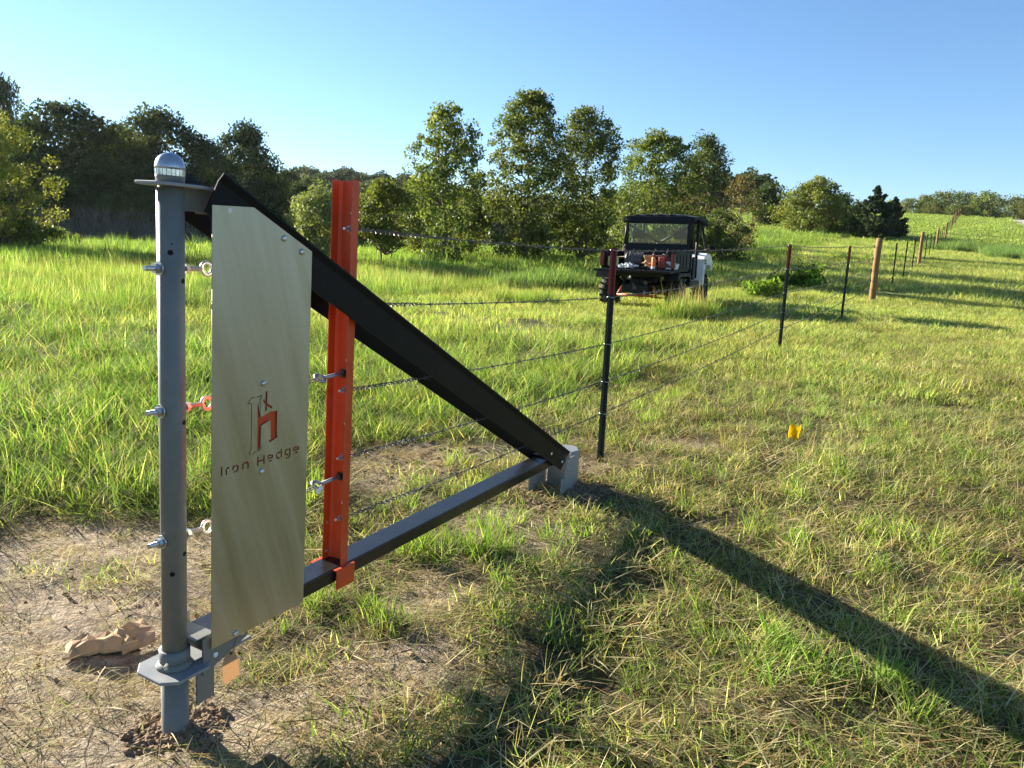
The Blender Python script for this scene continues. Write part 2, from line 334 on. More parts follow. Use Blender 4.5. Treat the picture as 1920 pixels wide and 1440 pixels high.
# ------------------------------------------------------------------ ground sheet and road
def axis(lo, hi, d0, near, grow):
    out = list(np.arange(near[0], near[1], d0)); d = d0; v = out[-1]
    while v < hi: d *= grow; v += d; out.append(v)
    d = d0; v = near[0]; pre = []
    while v > lo: d *= grow; v -= d; pre.append(v)
    return np.array(pre[::-1]+out)
gx = axis(-700, 700, .045, (-3.2, 3.2), 1.045); gy = axis(-120, 900, .045, (1.0, 6.0), 1.04)
X, Y = np.meshgrid(gx, gy); Z = tz(X, Y)
nx, ny = len(gx), len(gy); I = np.arange(nx*ny).reshape(ny, nx)
Fq = np.stack([I[:-1, :-1], I[:-1, 1:], I[1:, 1:], I[1:, :-1]], -1).reshape(-1, 4)
me = npmesh('ground', np.stack([X, Y, Z], -1).reshape(-1, 3), Fq, None, True)
dm = dirtmask(X, Y)*(1-sstep(6, 9, np.hypot(X, Y)))
rg = fbm(X*.5, Y*.5, 31); dm = np.maximum(dm, sstep(.66, .8, rg)*.5*(1-sstep(12, 30, np.hypot(X, Y)))*(vlat(X, Y) < .8))
a = me.attributes.new('dirt', 'FLOAT', 'POINT'); a.data.foreach_set('value', dm.ravel().astype(np.float32))
tag(link('ground', me, 'ground'), kind='structure')
ys = np.concatenate([np.arange(-20, 60, 4), np.arange(60, 175, 1.5)]); rv = []; 
for y in ys:
    for off in (-7.6, -9.2, -10.6, -12, -13.6):
        px = FX0+(y-FY0)*FDX/FDY - off*FDY; py = y + off*FDX
        rv.append((px, py, tzf(px, py)+.05+(.05 if off == -10.6 else 0)))
nr = len(ys); Ir = np.arange(nr*5).reshape(nr, 5)
tag(link('gravel_road', npmesh('gravel_road', rv, np.stack([Ir[:-1, :-1], Ir[:-1, 1:], Ir[1:, 1:], Ir[1:, :-1]], -1).reshape(-1, 4), None, True), 'gravel'), kind='structure')


# ------------------------------------------------------------------ the steel fence end assembly
dev = empty('fence_end_assembly')
tag(dev, 'steel fence end assembly with grey pipe, black brace, orange upright and cut-out sheet panel', 'fence brace')
_pb = Vector((-.859, 1.878, 0)); _pu = Vector((.482, .876, 0)).normalized(); _pn = Vector((_pu.y, -_pu.x, 0))
_pw = (Vector((0, 0, 1)) + _pn*math.tan(R(1.4))).normalized(); _pn = _pu.cross(_pw)
dev.matrix_world = Matrix(((_pu.x, -_pn.x, _pw.x, _pb.x), (_pu.y, -_pn.y, _pw.y, _pb.y), (_pu.z, -_pn.z, _pw.z, _pb.z), (0, 0, 0, 1)))
def D(u, n, h): return Vector((u, -n, h))            # along the fence, towards the near side, up
def DW(u, n, h): return dev.matrix_world @ D(u, n, h)
# the pipe with its plates and cap
pipe = B().lathe([(.0312, .19), (.0312, 1.44)], 40).done('pipe_post', 'grey_paint', dev)
B().lathe([(.0345, -.35), (.0345, .172)], 40).done('ground_sleeve', 'grey_paint', pipe)
B().lathe([(.0312, .193), (.0385, .193), (.0385, .235), (.032, .236)], 40).lathe([(.047, .1885), (.043, .194), (.039, .203)], 40).done('collar', 'grey_paint', pipe)
def plate(poly, h0, th, name, mat, par, bev=.0015):
    return B().prism([(u, -n) for u, n in poly], Matrix.Translation((0, 0, h0)), th, bev).done(name, mat, par)
plate([(-.078, -.045), (-.078, .045), (-.048, .078), (.045, .078), (.075, .045), (.22, .045), (.22, -.045), (.075, -.045), (.045, -.078), (-.048, -.078)][::-1], .1785, .009, 'base_plate', 'grey_light', pipe)
plate([(-.066, -.038), (-.066, .038), (-.040, .055), (.045, .055), (.075, .036), (.16, .036), (.16, -.036), (.075, -.036), (.045, -.055), (-.040, -.055)][::-1], 1.418, .008, 'top_plate', 'grey_light', pipe)
B().lathe([(.0316, 1.425), (.0326, 1.440), (.0326, 1.442)], 40).done('cap_neck', 'grey_paint', pipe)
bd = B()
for k in range(22):
    a = 2*math.pi*k/22; bd.box((.0326*math.cos(a), .0326*math.sin(a), 1.4495), (.0016, .0082, .0145), Matrix.Rotation(a, 3, 'Z'))
bd.lathe([(.0320, 1.4415), (.0320, 1.4578)], 40).done('reflective_band', 'reflector', pipe)
B().lathe([(.0336, 1.4575), (.0340, 1.462), (.0326, 1.470), (.0285, 1.4805), (.021, 1.4890), (.012, 1.494), (.0, 1.4955)], 40).done('dome_cap', 'dome', pipe)
B().box(D(.1, 0, 1.390), (.13, .012, .052), None, .001).box(D(.13, .030, 1.385), (.07, .006, .05), None, .001).box(D(.13, -.030, 1.385), (.07, .006, .05), None, .001).done('gusset', 'grey_paint', pipe)
for (u, n, h) in [(-.0215, .0262, 1.265), (.012, .0318, 1.198), (.012, .0318, .848), (.010, .0320, .502), (-.0235, .0245, .455), (-.0185, .0285, 1.285)]:
    d = D(u, n, 0).normalized(); r = .0062 if h != 1.285 else .002
    B().lathe([(r, -.0005), (r, .0006)], 16, Matrix.Translation(D(0, 0, h)+d*.0312) @ MX(d)).done('bolt_hole', 'black', pipe)
def eyebolt(h, ucut=-.072, name='eye_bolt', u_eye=.104, par=dev, nutu=-.042, mat='zinc'):
    e = B().tube([D(ucut, 0, h), D(u_eye-.017, 0, h)], .0062, 14).torus(D(u_eye, 0, h), .0155, .0055, D(0, .35, 1) if False else D(0, 1, .15)).done(name, mat, par)
    B().lathe([(.0175, -.0015), (.0175, .0015)], 24, Matrix.Translation(D(nutu+.008, 0, h)) @ MX((1, 0, 0))).done('washer', mat, e)
    B().lathe([(.0128, -.005), (.0128, .005)], 6, Matrix.Translation(D(nutu, 0, h)) @ MX((1, 0, 0))).done('nut', mat, e)
    B().lathe([(.0128, -.005), (.0128, .005)], 6, Matrix.Translation(D(.042, 0, h)) @ MX((1, 0, 0))).done('nut', mat, e)
    return e
for h in (1.226, .879, .540): eyebolt(h)
# lower beam, hollow section with an end cap plate
bs = .022
def rect_beam(u0, u1, n0, n1, h0a, h0b, th, name, mat, par, bev=.004):
    b = B(); p = Vector((u1-u0, 0, h0b-h0a)); ang = math.atan2(p.z, p.x)
    b.box(D((u0+u1)/2, (n0+n1)/2, (h0a+h0b)/2+th/2), (p.length, abs(n1-n0), th), Matrix.Rotation(-ang, 3, 'Y'), bev)
    return b.done(name, mat, par)
beam = rect_beam(.055, 2.20, -.048, .042, .2110, .2610, .046, 'lower_beam', 'blackbeam', dev)
# sloping brace: near and far cheek plates with outward lips
def cheek(sgn, name):
    a = Vector((.085, 0, 1.440)); b = Vector((2.285, 0, .290)); d = (b-a).normalized(); up = Vector((-d.z, 0, d.x))
    prof = [(-.085, .060), (.004, .060), (.022, .068), (.0245, .0705), (.0195, .0715), (.002, .0645), (-.085, .0645)]
    bm = B(); rings = []
    for k, e in enumerate((a, b)):
        ring = []
        for (q, n) in prof:
            p = e + up*q
            if k == 1 and q < -.05: p = p - d*.035      # clipped lower corner
            ring.append(bm.b.verts.new((p.x, -sgn*n, p.z)))
        rings.append(ring)
    m = len(prof)
    for i in range(m): bm.b.faces.new((rings[0][i], rings[0][(i+1) % m], rings[1][(i+1) % m], rings[1][i]))
    bm.b.faces.new(rings[0][::-1]); bm.b.faces.new(rings[1])
    return bm.done(name, 'black', dev), a, d, up
near, ba, bd_, bup = cheek(1, 'brace_channel'); far, _, _, _ = cheek(-1, 'brace_channel')
def bolt(p, ax, r=.0075, l=.006, mat='zinc', par=dev, name='bolt', seg=20):
    ax = Vector(ax)
    return B().lathe([(r*1.02, 0), (r, l*.45), (r*.72, l*.85), (r*.3, l), (0, l*1.02)], seg, Matrix.Translation(p) @ MX(ax)).done(name, mat, par)
NA = (0, -1, 0)
def on_near(t, q, n=.0645): p = ba + bd_*t + bup*q; return Vector((p.x, -n, p.z))
bolt(on_near(.06, -.045), NA, .008, .005, 'label', near)
for t in (2.28, 2.43): bolt(on_near(t, -.045), NA, .007, .005, 'label', near)
# orange upright, a channel open to the pipe side
op = B()
op.prism([(.572, .0465), (.572, -.0465), (.640, -.0465), (.640, .0465), (.572, .0465)][:4][::-1], Matrix.Translation((0, 0, .265)), .0035)
ch = B(); outer = [(.596, .0410), (.626, .0410), (.636, .031), (.636, -.031), (.626, -.0410), (.596, -.0410)]; inner = [(.596, -.0380), (.6245, -.0380), (.6325, -.0295), (.6325, .0295), (.6245, .0380), (.596, .0380)]
op.b.free()
poly = outer + inner
me_ = ch.prism([(u, -n) for u, n in poly][::-1], Matrix.Translation((0, 0, .268)), 1.228).done('orange_upright', 'orange', dev)
B().box(D(.604, 0, .2655), (.092, .110, .0045), None, .001).box(D(.604, .0540, .2325), (.085, .005, .064), None, .001).box(D(.604, -.0620, .2325), (.085, .005, .064), None, .001).done('saddle', 'orange', me_)
WIRE_H = (1.352, 1.118, .845, .622, .414)
for h in WIRE_H:
    s = B().tube([D(.606, .002, h), D(.645, .002, h)], .0042, 10).done('bolt', 'zinc', me_)
    B().lathe([(.0088, -.004), (.0088, .004)], 6, Matrix.Translation(D(.628, .002, h)) @ MX((1, 0, 0))).lathe([(.011, -.0008), (.011, .0008)], 16, Matrix.Translation(D(.6328, .002, h)) @ MX((1, 0, 0))).lathe([(.0105, -.004), (.0105, .004)], 12, Matrix.Translation(D(.642, .002, h)) @ MX((1, 0, 0))).done('nut', 'dzinc', s)
for h in (1.40, .942, .735, .467): B().lathe([(.0042, -.0003), (.0042, .0004)], 12, Matrix.Translation(D(.6322, .008, h)) @ MX((-1, 0, 0))).done('bolt_hole', 'label', me_)
for h, u in ((.395, .612), (.295, .612)): B().lathe([(.0055, -.0003), (.0055, .0006)], 12, Matrix.Translation(D(u, -.0380, h)) @ MX(NA)).done('bolt_hole', 'kraft', me_)
for i, h in enumerate((1.200, .895, .553)):
    e = B().tube([D(.540, -.002, h), D(.660, -.002, h+.006)], .0062, 12).torus(D(.522, -.002, h), .0165, .0055, D(.1, .5, .85)).done('eye_bolt', 'dzinc', me_)
    B().box(D(.6305, -.002, h+.004), (.006, .026, .026), None, .001).lathe([(.0125, -.005), (.0125, .005)], 6, Matrix.Translation(D(.624, -.002, h+.004)) @ MX((1, 0, 0))).done('nut', 'steel', e)
    if i == 2: B().box(D(.512, .018, h-.008), (.030, .002, .016), Matrix.Rotation(R(-35), 3, 'Y'), .0005).done('size_sticker', 'label', e)
    hh = (1.226, .879, .540)[i]
    B().tube([D(.505, .010, h+.004), D(.3, .002, (h+hh)/2-.004), D(.119, 0, hh+.004)], .0022, 6).tube([D(.506, .006, h-.005), D(.3, -.002, (h+hh)/2-.010), D(.119, 0, hh-.006)], .0022, 6).done('tension_cable', 'zinc', me_)
# sheet panel with real cut-outs: outline spline plus hole splines, filled and extruded
GL = []                                   # hole polygons in (u, h)
def P(*q): GL.append(list(q))
T_ = .0018
def stroke(pts, t=.0021):
    """a polyline slot of half-width t"""
    pts = [Vector(p) for p in pts]; L_, Rr = [], []
    for i, p in enumerate(pts):
        d1 = (pts[i]-pts[i-1]).normalized() if i else (pts[1]-pts[0]).normalized(); d2 = (pts[i+1]-pts[i]).normalized() if i < len(pts)-1 else d1
        nrm = Vector((-(d1+d2).y, (d1+d2).x)); nrm.normalize(); c = max(.5, nrm.dot(Vector((-d1.y, d1.x)))); L_.append(p+nrm*t/c); Rr.append(p-nrm*t/c)
    GL.append([(q.x, q.y) for q in L_+Rr[::-1]])
# emblem: outlined I, solid h with a bar above
stroke([(.200, .8915), (.189, .8915), (.1765, .8785), (.1905, .8755), (.1895, .749), (.1825, .742), (.1850, .7355), (.1895, .7352)], .0011)
stroke([(.1945, .7355), (.2035, .7390), (.2075, .7420)], .0011)
stroke([(.2065, .8915), (.2245, .8930), (.2243, .8865), (.2145, .8822)], .0013)
P((.2110, .8795), (.2225, .8845), (.2230, .834), (.2575, .8445), (.2815, .8425), (.2815, .7745), (.2845, .7670), (.2565, .7570), (.2500, .7625), (.2590, .7660), (.2570, .8205), (.2240, .8095), (.2225, .7515), (.2110, .7440))
stroke([(.2115, .7405), (.2200, .7445), (.2262, .7505)], .0015)
P((.2380, .9010), (.2450, .9055), (.2443, .8690), (.2630, .8575), (.2632, .8500), (.2440, .8615), (.2440, .8500), (.2380, .8470), (.2380, .8650), (.2290, .8775), (.2325, .8835), (.2380, .8745))
# stencil lettering
bl, xh, cp_ = .7000, .7165, .7255
def sh(x, y, u0): return (u0 + x, y + .012*(u0-.092)/.28 + .0*x)
def st(u0, *pl, t=.0023):
    for q in pl: stroke([sh(x, y, u0) for x, y in q], t)
st(.0925, [(0, bl-.002), (0, cp_-.002)])                                                    # I
st(.1080, [(0, bl-.003), (0, xh-.004), (.003, xh-.0015), (.0095, xh-.0015)])                # r
st(.1290, [(.0005, bl+.0045), (.0005, xh-.005), (.0035, xh-.002), (.0075, xh-.002)], [(.0105, xh-.002), (.0165, xh-.0035), (.0165, bl+.002), (.0135, bl-.001), (.0095, bl-.001)], [(.0070, bl-.001), (.0020, bl-.001)])   # o
st(.1625, [(0, bl-.003), (0, xh-.002)], [(.003, xh-.002), (.0135, xh-.002), (.0175, xh-.006), (.0175, bl-.003)])     # n
P(*[sh(x_, y_, .2135) for x_, y_ in [(-.0023, bl-.006), (.0023, bl-.006), (.0023, bl+.0045), (.0199, bl+.0045), (.0199, bl-.006), (.0245, bl-.006), (.0245, cp_-.006), (.0199, cp_-.006), (.0199, bl+.0090), (.0023, bl+.0090), (.0023, cp_-.006), (-.0023, cp_-.006)]])   # H
st(.2495, [(.0005, bl+.002), (.0005, xh-.006), (.004, xh-.003), (.0080, xh-.003)], [(.0105, xh-.003), (.0165, xh-.0055), (.0165, bl+.0055), (.0035, bl+.0050)], [(.0040, bl-.003), (.0140, bl-.003)])   # e
st(.2815, [(.0105, bl-.003), (.0035, bl-.003), (.0005, bl+.001), (.0005, xh-.006)], [(.002, xh-.004), (.0145, xh-.004)], [(.0178, bl-.003), (.0178, cp_-.004)])     # d
st(.3140, [(.0125, bl-.001), (.0035, bl-.001), (.0005, bl+.003), (.0005, xh-.006), (.0035, xh-.003), (.0080, xh-.003)], [(.0105, xh-.003), (.0180, xh-.003), (.0180, bl-.006), (.0150, bl-.010), (.0110, bl-.010)], [(.0085, bl-.010), (.0030, bl-.010)])   # g
st(.3475, [(.0005, bl+.002), (.0005, xh-.006), (.004, xh-.003), (.0080, xh-.003)], [(.0105, xh-.003), (.0175, xh-.0055), (.0175, bl+.0055), (.0035, bl+.0050)], [(.0040, bl-.003), (.0150, bl-.003)])   # e
cu = bpy.data.curves.new('panel', 'CURVE'); cu.dimensions = '2D'; cu.fill_mode = 'BOTH'; cu.extrude = .0012
def spl(pts):
    s = cu.splines.new('POLY'); s.points.add(len(pts)-1)
    for q, (x, y) in zip(s.points, pts): q.co = (x, y, 0, 1)
    s.use_cyclic_u = True
spl([(.0615, .2250), (.3985, .2270), (.4025, 1.2810), (.1920, 1.3865), (.0635, 1.3830)])
for g in GL: spl(g)
co = bpy.data.objects.new('panel_outline', cu); COL.objects.link(co)
dg = bpy.context.evaluated_depsgraph_get(); pm = bpy.data.meshes.new_from_object(co.evaluated_get(dg)); bpy.data.objects.remove(co)
for v in pm.vertices: x, y, z = v.co; v.co = (x, -.0670+z, y)
pm.materials.clear(); panel = link('sheet_panel', pm, 'sheet', dev)
b_ = bmesh.new(); b_.from_mesh(pm); bmesh.ops.recalc_face_normals(b_, faces=b_.faces); b_.to_mesh(pm); b_.free()
for (u, h) in ((.231, .926), (.228, .680), (.297, 1.313), (.363, 1.279), (.141, .236)):
    bolt(D(u, .0682, h), NA, .0085, .006, 'zinc', panel)
bk = B().box(D(.2325, .0580, .83), (.305, .010, .40), None, .002).done('orange_backing_plate', 'orange', dev)
# bracket under the beam end, with its hanging tag
bk2 = B().prism([(.045, .150), (.195, .205), (.195, .272), (.045, .255)], Matrix(((1, 0, 0, 0), (0, 0, -1, -.050), (0, 1, 0, 0), (0, 0, 0, 1))), .006).prism([(.030, .070), (.085, .075), (.085, .178), (.030, .178)], Matrix(((1, 0, 0, 0), (0, 0, -1, -.044), (0, 1, 0, 0), (0, 0, 0, 1))), .006).box(D(.05, -.060, .250), (.085, .006, .075), None, .002).box(D(.05, 0, .262), (.06, .11, .004)).done('end_bracket', 'grey_paint', dev)
bolt(D(.083, .0565, .196), NA, .0075, .005, 'label', bk2); bolt(D(.172, .0565, .224), NA, .0085, .008, 'zinc', bk2)
B().lathe([(.006, 0), (.006, .018), (.0, .019)], 6, Matrix.Translation(D(-.038, .022, .212)) @ MX(D(-.8, .6, 0))).done('set_screw', 'zinc', pipe)
tg = B(); 
tg.prism([(.100, .100), (.158, .104), (.160, .1500), (.150, .176), (.124, .180), (.104, .150)], Matrix(((1, 0, 0, 0), (0, .22, -1, -.090), (0, 1, 0, 0), (0, 0, 0, 1))), .0008)
tgo = tg.done('paper_tag', 'tag', dev)
B().lathe([(.005, 0), (.005, .0012)], 14, Matrix.Translation(D(.139, .0527, .172)) @ MX(NA)).done('eyelet', 'steel', tgo)
B().tube([D(.139, .0555, .172), D(.150, .0590, .205), D(.158, .0575, .240)], .0009, 5).done('tie_wire', 'wire', tgo)
# rear foot: half-round grey housing on the ground
ft = B(); prof = []
for k in range(13): t = math.pi*(k/12-.5); prof.append((2.405+.078*math.cos(t), .070*math.sin(t)))
prof += [(2.33, .070), (2.33, -.070)]
ft.prism([(u, -n) for u, n in prof], Matrix.Translation((0, 0, -.25)), .548, .012)
foot = ft.done('foot_housing', 'grey_light', dev)
B().prism([(2.20, .08), (2.345, .06), (2.345, .285), (2.23, .285), (2.23, .19), (2.20, .19)], Matrix(((1, 0, 0, 0), (0, 0, -1, -.076), (0, 1, 0, 0), (0, 0, 0, 1))), .006).prism([(2.15, .08), (2.345, .08), (2.345, .24), (2.15, .24)], Matrix(((1, 0, 0, 0), (0, 0, -1, .082), (0, 1, 0, 0), (0, 0, 0, 1))), .006).box(D(2.155, 0, .315), (.075, .098, .004)).done('foot_bracket', 'grey_light', foot)
for u, h in ((2.26, .265), (2.26, .225)): bolt(D(u, .082, h), NA, .006, .005, 'zinc', foot)

# ------------------------------------------------------------------ paper bag and marking flag
def crumple(name, seed, nu, nv, dims, h, jit, mat, par, loc=(0, 0, 0), rot=(0, 0, 0)):
    """crumpled paper: a closed pillow of uneven flat facets"""
    q_ = np.random.default_rng(seed); U_, V_ = np.meshgrid(np.linspace(-1, 1, nu), np.linspace(-1, 1, nv)); inn = (np.abs(U_) < .99) & (np.abs(V_) < .99)
    x_ = U_*dims[0]+q_.normal(0, jit*.7, U_.shape); y_ = V_*dims[1]+q_.normal(0, jit*.7, U_.shape); dome = (1-np.abs(U_)**3)*(1-np.abs(V_)**3)
    z_ = .004+np.where(inn, np.maximum(.004, h*dome**.5+q_.normal(0, jit, U_.shape)), q_.uniform(0, .010, U_.shape))
    T_ = np.stack([x_, y_, z_], -1).reshape(-1, 3); Bt = T_.copy(); Bt[:, 2] = np.minimum(.001, T_[:, 2]-.003); I_ = np.arange(nu*nv).reshape(nv, nu); F_ = []
    for a in range(nv-1):
        for c in range(nu-1):
            q4 = (I_[a, c], I_[a, c+1], I_[a+1, c+1], I_[a+1, c])
            F_ += [(q4[0], q4[1], q4[2]), (q4[0], q4[2], q4[3])] if q_.uniform() < .5 else [(q4[0], q4[1], q4[3]), (q4[1], q4[2], q4[3])]
    F_ = np.array(F_); per = list(I_[0, :])+list(I_[1:, -1])+list(I_[-1, -2::-1])+list(I_[-2:0:-1, 0]); E_ = []
    for k in range(len(per)): a, c = per[k], per[(k+1) % len(per)]; E_ += [(c, a, a+nu*nv), (c, a+nu*nv, c+nu*nv)]
    o = link(name, npmesh(name, np.vstack([T_, Bt]), np.vstack([F_, F_[:, ::-1]+nu*nv, np.array(E_)]), None, False, True), mat, par); o.location = loc; o.rotation_euler = rot; return o
bag = empty('paper_bag', (-1.238, 2.235, tzf(-1.238, 2.235)+.010), R(24)); tag(bag, 'crumpled brown kraft paper bag lying on the bare soil beside the grey pipe', 'paper bag')
crumple('bag_body', 5, 9, 6, (.086, .052), .028, .0075, 'kraft', bag, (-.020, 0, 0))
crumple('bag_flap', 9, 6, 6, (.050, .058), .010, .007, 'kraft', bag, (.082, .012, .012), (R(14), R(-8), .35))
fgx, fgy = 1.87, 4.93
flg = empty('marking_flag', (fgx, fgy, tzf(fgx, fgy)), R(10)); tag(flg, 'small yellow vinyl marking flag standing in the mown grass', 'flag')
B().tube([(0, 0, -.08), (0, 0, .14)], .0012, 5).done('stake', 'steel', flg)
fv = []; g2 = 9
for j in range(g2):
    for i in range(g2):
        s, t = i/(g2-1), j/(g2-1); fv.append((-.040+.08*s*(1-.25*(1-t)), .016*math.sin(s*5+t*2)+.008*math.sin(t*6), .050+.090*t+.008*math.sin(s*7)))
I9 = np.arange(g2*g2).reshape(g2, g2); F9 = np.stack([I9[:-1, :-1], I9[:-1, 1:], I9[1:, 1:], I9[1:, :-1]], -1).reshape(-1, 4)
fv = np.array(fv); link('flag_sheet', npmesh('flag_sheet', np.vstack([fv, fv+[0, .0008, 0]]), np.vstack([F9, (F9+g2*g2)[:, ::-1]]), None, True), 'flag', flg)

# ------------------------------------------------------------------ fence posts and wires
def fpt(s): return (FX0+FDX*s, FY0+FDY*s)
FENCE = []
#  distance along the fence, kind
for s, k in [(0, 'T'), (5.08, 'T'), (10.3, 'T'), (15.3, 'W'), (20.6, 'T'), (25.0, 'T'), (29.4, 'T'), (34.2, 'W')]: FENCE.append((s, k))
s = 34.2; k = 0
while s < 175:
    s += 4.9; k += 1; FENCE.append((s, 'W' if k % 4 == 0 else 'T'))
FHT = 1.25
def make_tpost(detail):
    t = empty('steel_t_post')
    b = B()
    sec = [(-.020, .003), (-.020, -.003), (-.003, -.003), (-.003, -.030), (.003, -.030), (.003, -.003), (.020, -.003), (.020, .003)]
    b.prism(sec, Matrix.Translation((0, 0, -.4)), .4+.99)
    if detail:
        for z in np.arange(.05, .97, .055): b.box((0, .006, z), (.008, .008, .012), None)
    b.done('shaft', 'tpost', t)
    c = B().prism(sec, Matrix.Translation((0, 0, .99)), FHT-.99)
    if detail:
        for z in np.arange(1.01, 1.23, .055): c.box((0, .006, z), (.008, .008, .012), None)
    c.done('red_tip', 'tred', t)
    return t
def make_tpost_far():
    t = empty('steel_t_post')
    B().prism([(-.020, .003), (-.020, -.003), (-.003, -.003), (-.003, -.030), (.003, -.030), (.003, -.003), (.020, -.003), (.020, .003)], Matrix.Translation((0, 0, -.4)), .4+FHT).done('shaft', 'tpost', t)
    return t
def make_wood():
    t = empty('wooden_fence_post'); q = random.Random(3)
    b = B(); pts = [(q.uniform(-.006, .006), q.uniform(-.006, .006), z) for z in (-.4, 0, .4, .8, 1.2, 1.425)]
    b.tube(pts, [.074, .073, .071, .070, .069, .068], 18).done('shaft', 'postwood', t)
    for h in (1.235, .97, .70, .48): B().box((-.078, 0, h), (.030, .05, .05), None, .008).done('insulator', 'plastic', t)
    return t
WH = (1.235, .97, .70, .48, .29)
tA = make_tpost(True); tB = make_tpost_far(); wA = make_wood(); used = set()
ang = math.atan2(FDY, FDX)-math.pi/2
lean = [(.0, -.004), (.004, .0), (.008, .004), (.0, .0)]
ORD = ['', 'first', 'second', 'third', 'fourth', 'fifth', 'sixth', 'seventh', 'eighth', 'ninth', 'tenth', 'eleventh', 'twelfth']; nw = 0; nt_ = 0
TLAB = {0: 'black steel T-post with red tip beside the grey foot housing', 1: 'second red-tipped steel T-post, standing between the vehicle and the mown strip', 2: 'red-tipped steel T-post right before the first round wooden post'}
for i, (s, kd) in enumerate(FENCE):
    x, y = fpt(s); z = tzf(x, y)
    src = wA if kd == 'W' else (tA if i < 3 else tB)
    if src.name in used: o = copy_tree(src)
    else: o = src; used.add(src.name)
    o.location = (x, y, z); o.rotation_euler = (lean[i % 4][0], lean[i % 4][1], ang + (0 if kd == 'W' else R(random.uniform(-8, 8))))
    if kd == 'W':
        nw += 1; nt_ = 0; lab = '%s round wooden post of the wire fence%s' % (ORD[nw], ', with black insulators on its side' if nw == 1 else ', counted from the orange upright')
        tag(o, lab, 'fence post', 'round wooden fence posts')
    else:
        nt_ += 1; lab = TLAB.get(i) or '%s thin steel T-post beyond the %s round wooden post' % (ORD[nt_], ORD[nw])
        tag(o, lab, 'fence post', 'steel posts of the wire fence')
        if i < 3:
            for h in WH: B().torus((0, -.006, h), .021, .0016, (0, .2, 1), 12, 5).done('wire_clip', 'zinc', o)
SIDE = .012
def wire(idx):
    hs = WH[idx]; pts = [DW(.645, .012, WIRE_H[idx])]
    for s, kd in FENCE:
        x, y = fpt(s); off = .092 if kd == 'W' else SIDE
        pts.append(Vector((x-FDY*off, y+FDX*off, tzf(x, y)+hs*(1.0 if s < 60 else 1))))
    b = B()
    # near spans: two wires twisted together, with barbs
    for j in range(4):
        a, c = pts[j], pts[j+1]; L_ = (c-a).length; d = (c-a).normalized(); e1 = d.orthogonal().normalized(); e2 = d.cross(e1)
        n = int(L_/(.014 if j == 0 else .03)); sag = .012*L_/3; rr = .0016 if j < 2 else .0022; am = .0021
        for ph in (0, math.pi):
            q = []
            for k in range(n+1):
                t = k/n; p = a.lerp(c, t) - Vector((0, 0, sag*4*t*(1-t)))
                a2 = am*(2.3 if (j == 0 and t < .16) else 1)
                an = ph + t*L_/(.05 if j == 0 else .11)*math.pi*(1.6 if (j == 0 and t < .16) else 1); q.append(p + (e1*math.cos(an)+e2*math.sin(an))*a2)
            b.tube(q, rr, 4, False)
        if j == 0:    # wrapped tail where the strand is tied off
            q = []
            for k in range(160):
                t = k/160*.17; p = a.lerp(c, t) - Vector((0, 0, sag*4*t*(1-t))); an = k*.62; q.append(p+(e1*math.cos(an)+e2*math.sin(an))*.0062)
            b.tube(q, .0016, 4, False)
        for k in range(int(L_/.125)):
            t = (k+.5)*.125/L_
            if j == 0 and t < .17: continue
            p = a.lerp(c, t) - Vector((0, 0, sag*4*t*(1-t)))
            for m_ in range(2):
                an = random.uniform(0, 6.28); v = (e1*math.cos(an)+e2*math.sin(an))*.015 + d*random.uniform(-.004, .004); b.tube([p-v+d*.004*m_, p+v+d*.004*m_], .0013, 3, False)
            b.tube([p-d*.006, p+d*.007], .0042, 5)
    for j in range(4, len(pts)-1): b.tube([pts[j], pts[j+1]], .0022, 4, False)
    o = b.done('barbed_wire', 'wire')
    lab = ['topmost barbed wire strand of the fence, tied to the orange upright', 'second barbed wire strand below the topmost one', 'middle barbed wire strand of the five on the fence', 'fourth barbed wire strand, second from the ground', 'lowest barbed wire strand of the fence close above the ground'][idx]
    tag(o, lab, 'barbed wire', None)
for i in range(5): wire(i)

# ------------------------------------------------------------------ utility vehicle parked beyond the fence
UX, UY, UH = 2.36, 14.5, R(25)
utv = empty('utility_vehicle', (UX, UY, tzf(UX, UY)-.05), -UH)
utv.rotation_euler = (R(.8), R(-.5), -UH)
tag(utv, 'black and white side-by-side utility vehicle seen from behind, tailgate down with gear in its bed', 'utility vehicle')
def wheel(x, y, side):
    r_, w_ = .335, .26
    t = B(); prof = []
    for k in range(9):
        a = math.pi*k/8; prof.append((.215+(.105)*math.sin(a)**.6, -w_/2*math.cos(a)))
    t.lathe([(.20, -w_/2*.8)]+prof+[(.20, w_/2*.8)], 30, Matrix.Translation((x, y, r_)) @ MX((1, 0, 0)))
    for k in range(18):
        a = 2*math.pi*k/18
        for sg in (-1, 1):
            c = Vector((x+sg*.062, y+math.cos(a+sg*.09)*(.322), r_+math.sin(a+sg*.09)*(.322)))
            rot = Matrix.Rotation(a+sg*.09, 3, 'X') @ Matrix.Rotation(R(28)*sg, 3, 'Y')
            t.box(c, (.115, .036, .030), Matrix.Rotation(a+sg*.09, 3, 'X') @ Matrix.Rotation(R(25)*sg, 3, 'Y'))
    wh = t.done('tyre', 'rubber', utv)
    B().lathe([(.02, -.05), (.10, -.03), (.185, -.075), (.205, -.08), (.205, .08), (.15, .06), (.05, .05), (0, .05)], 24, Matrix.Translation((x, y, r_)) @ MX((side, 0, 0))).done('rim', 'steel', wh)
for x in (-.62, .62):
    for y in (0, 2.06): wheel(x, y, 1 if x > 0 else -1)
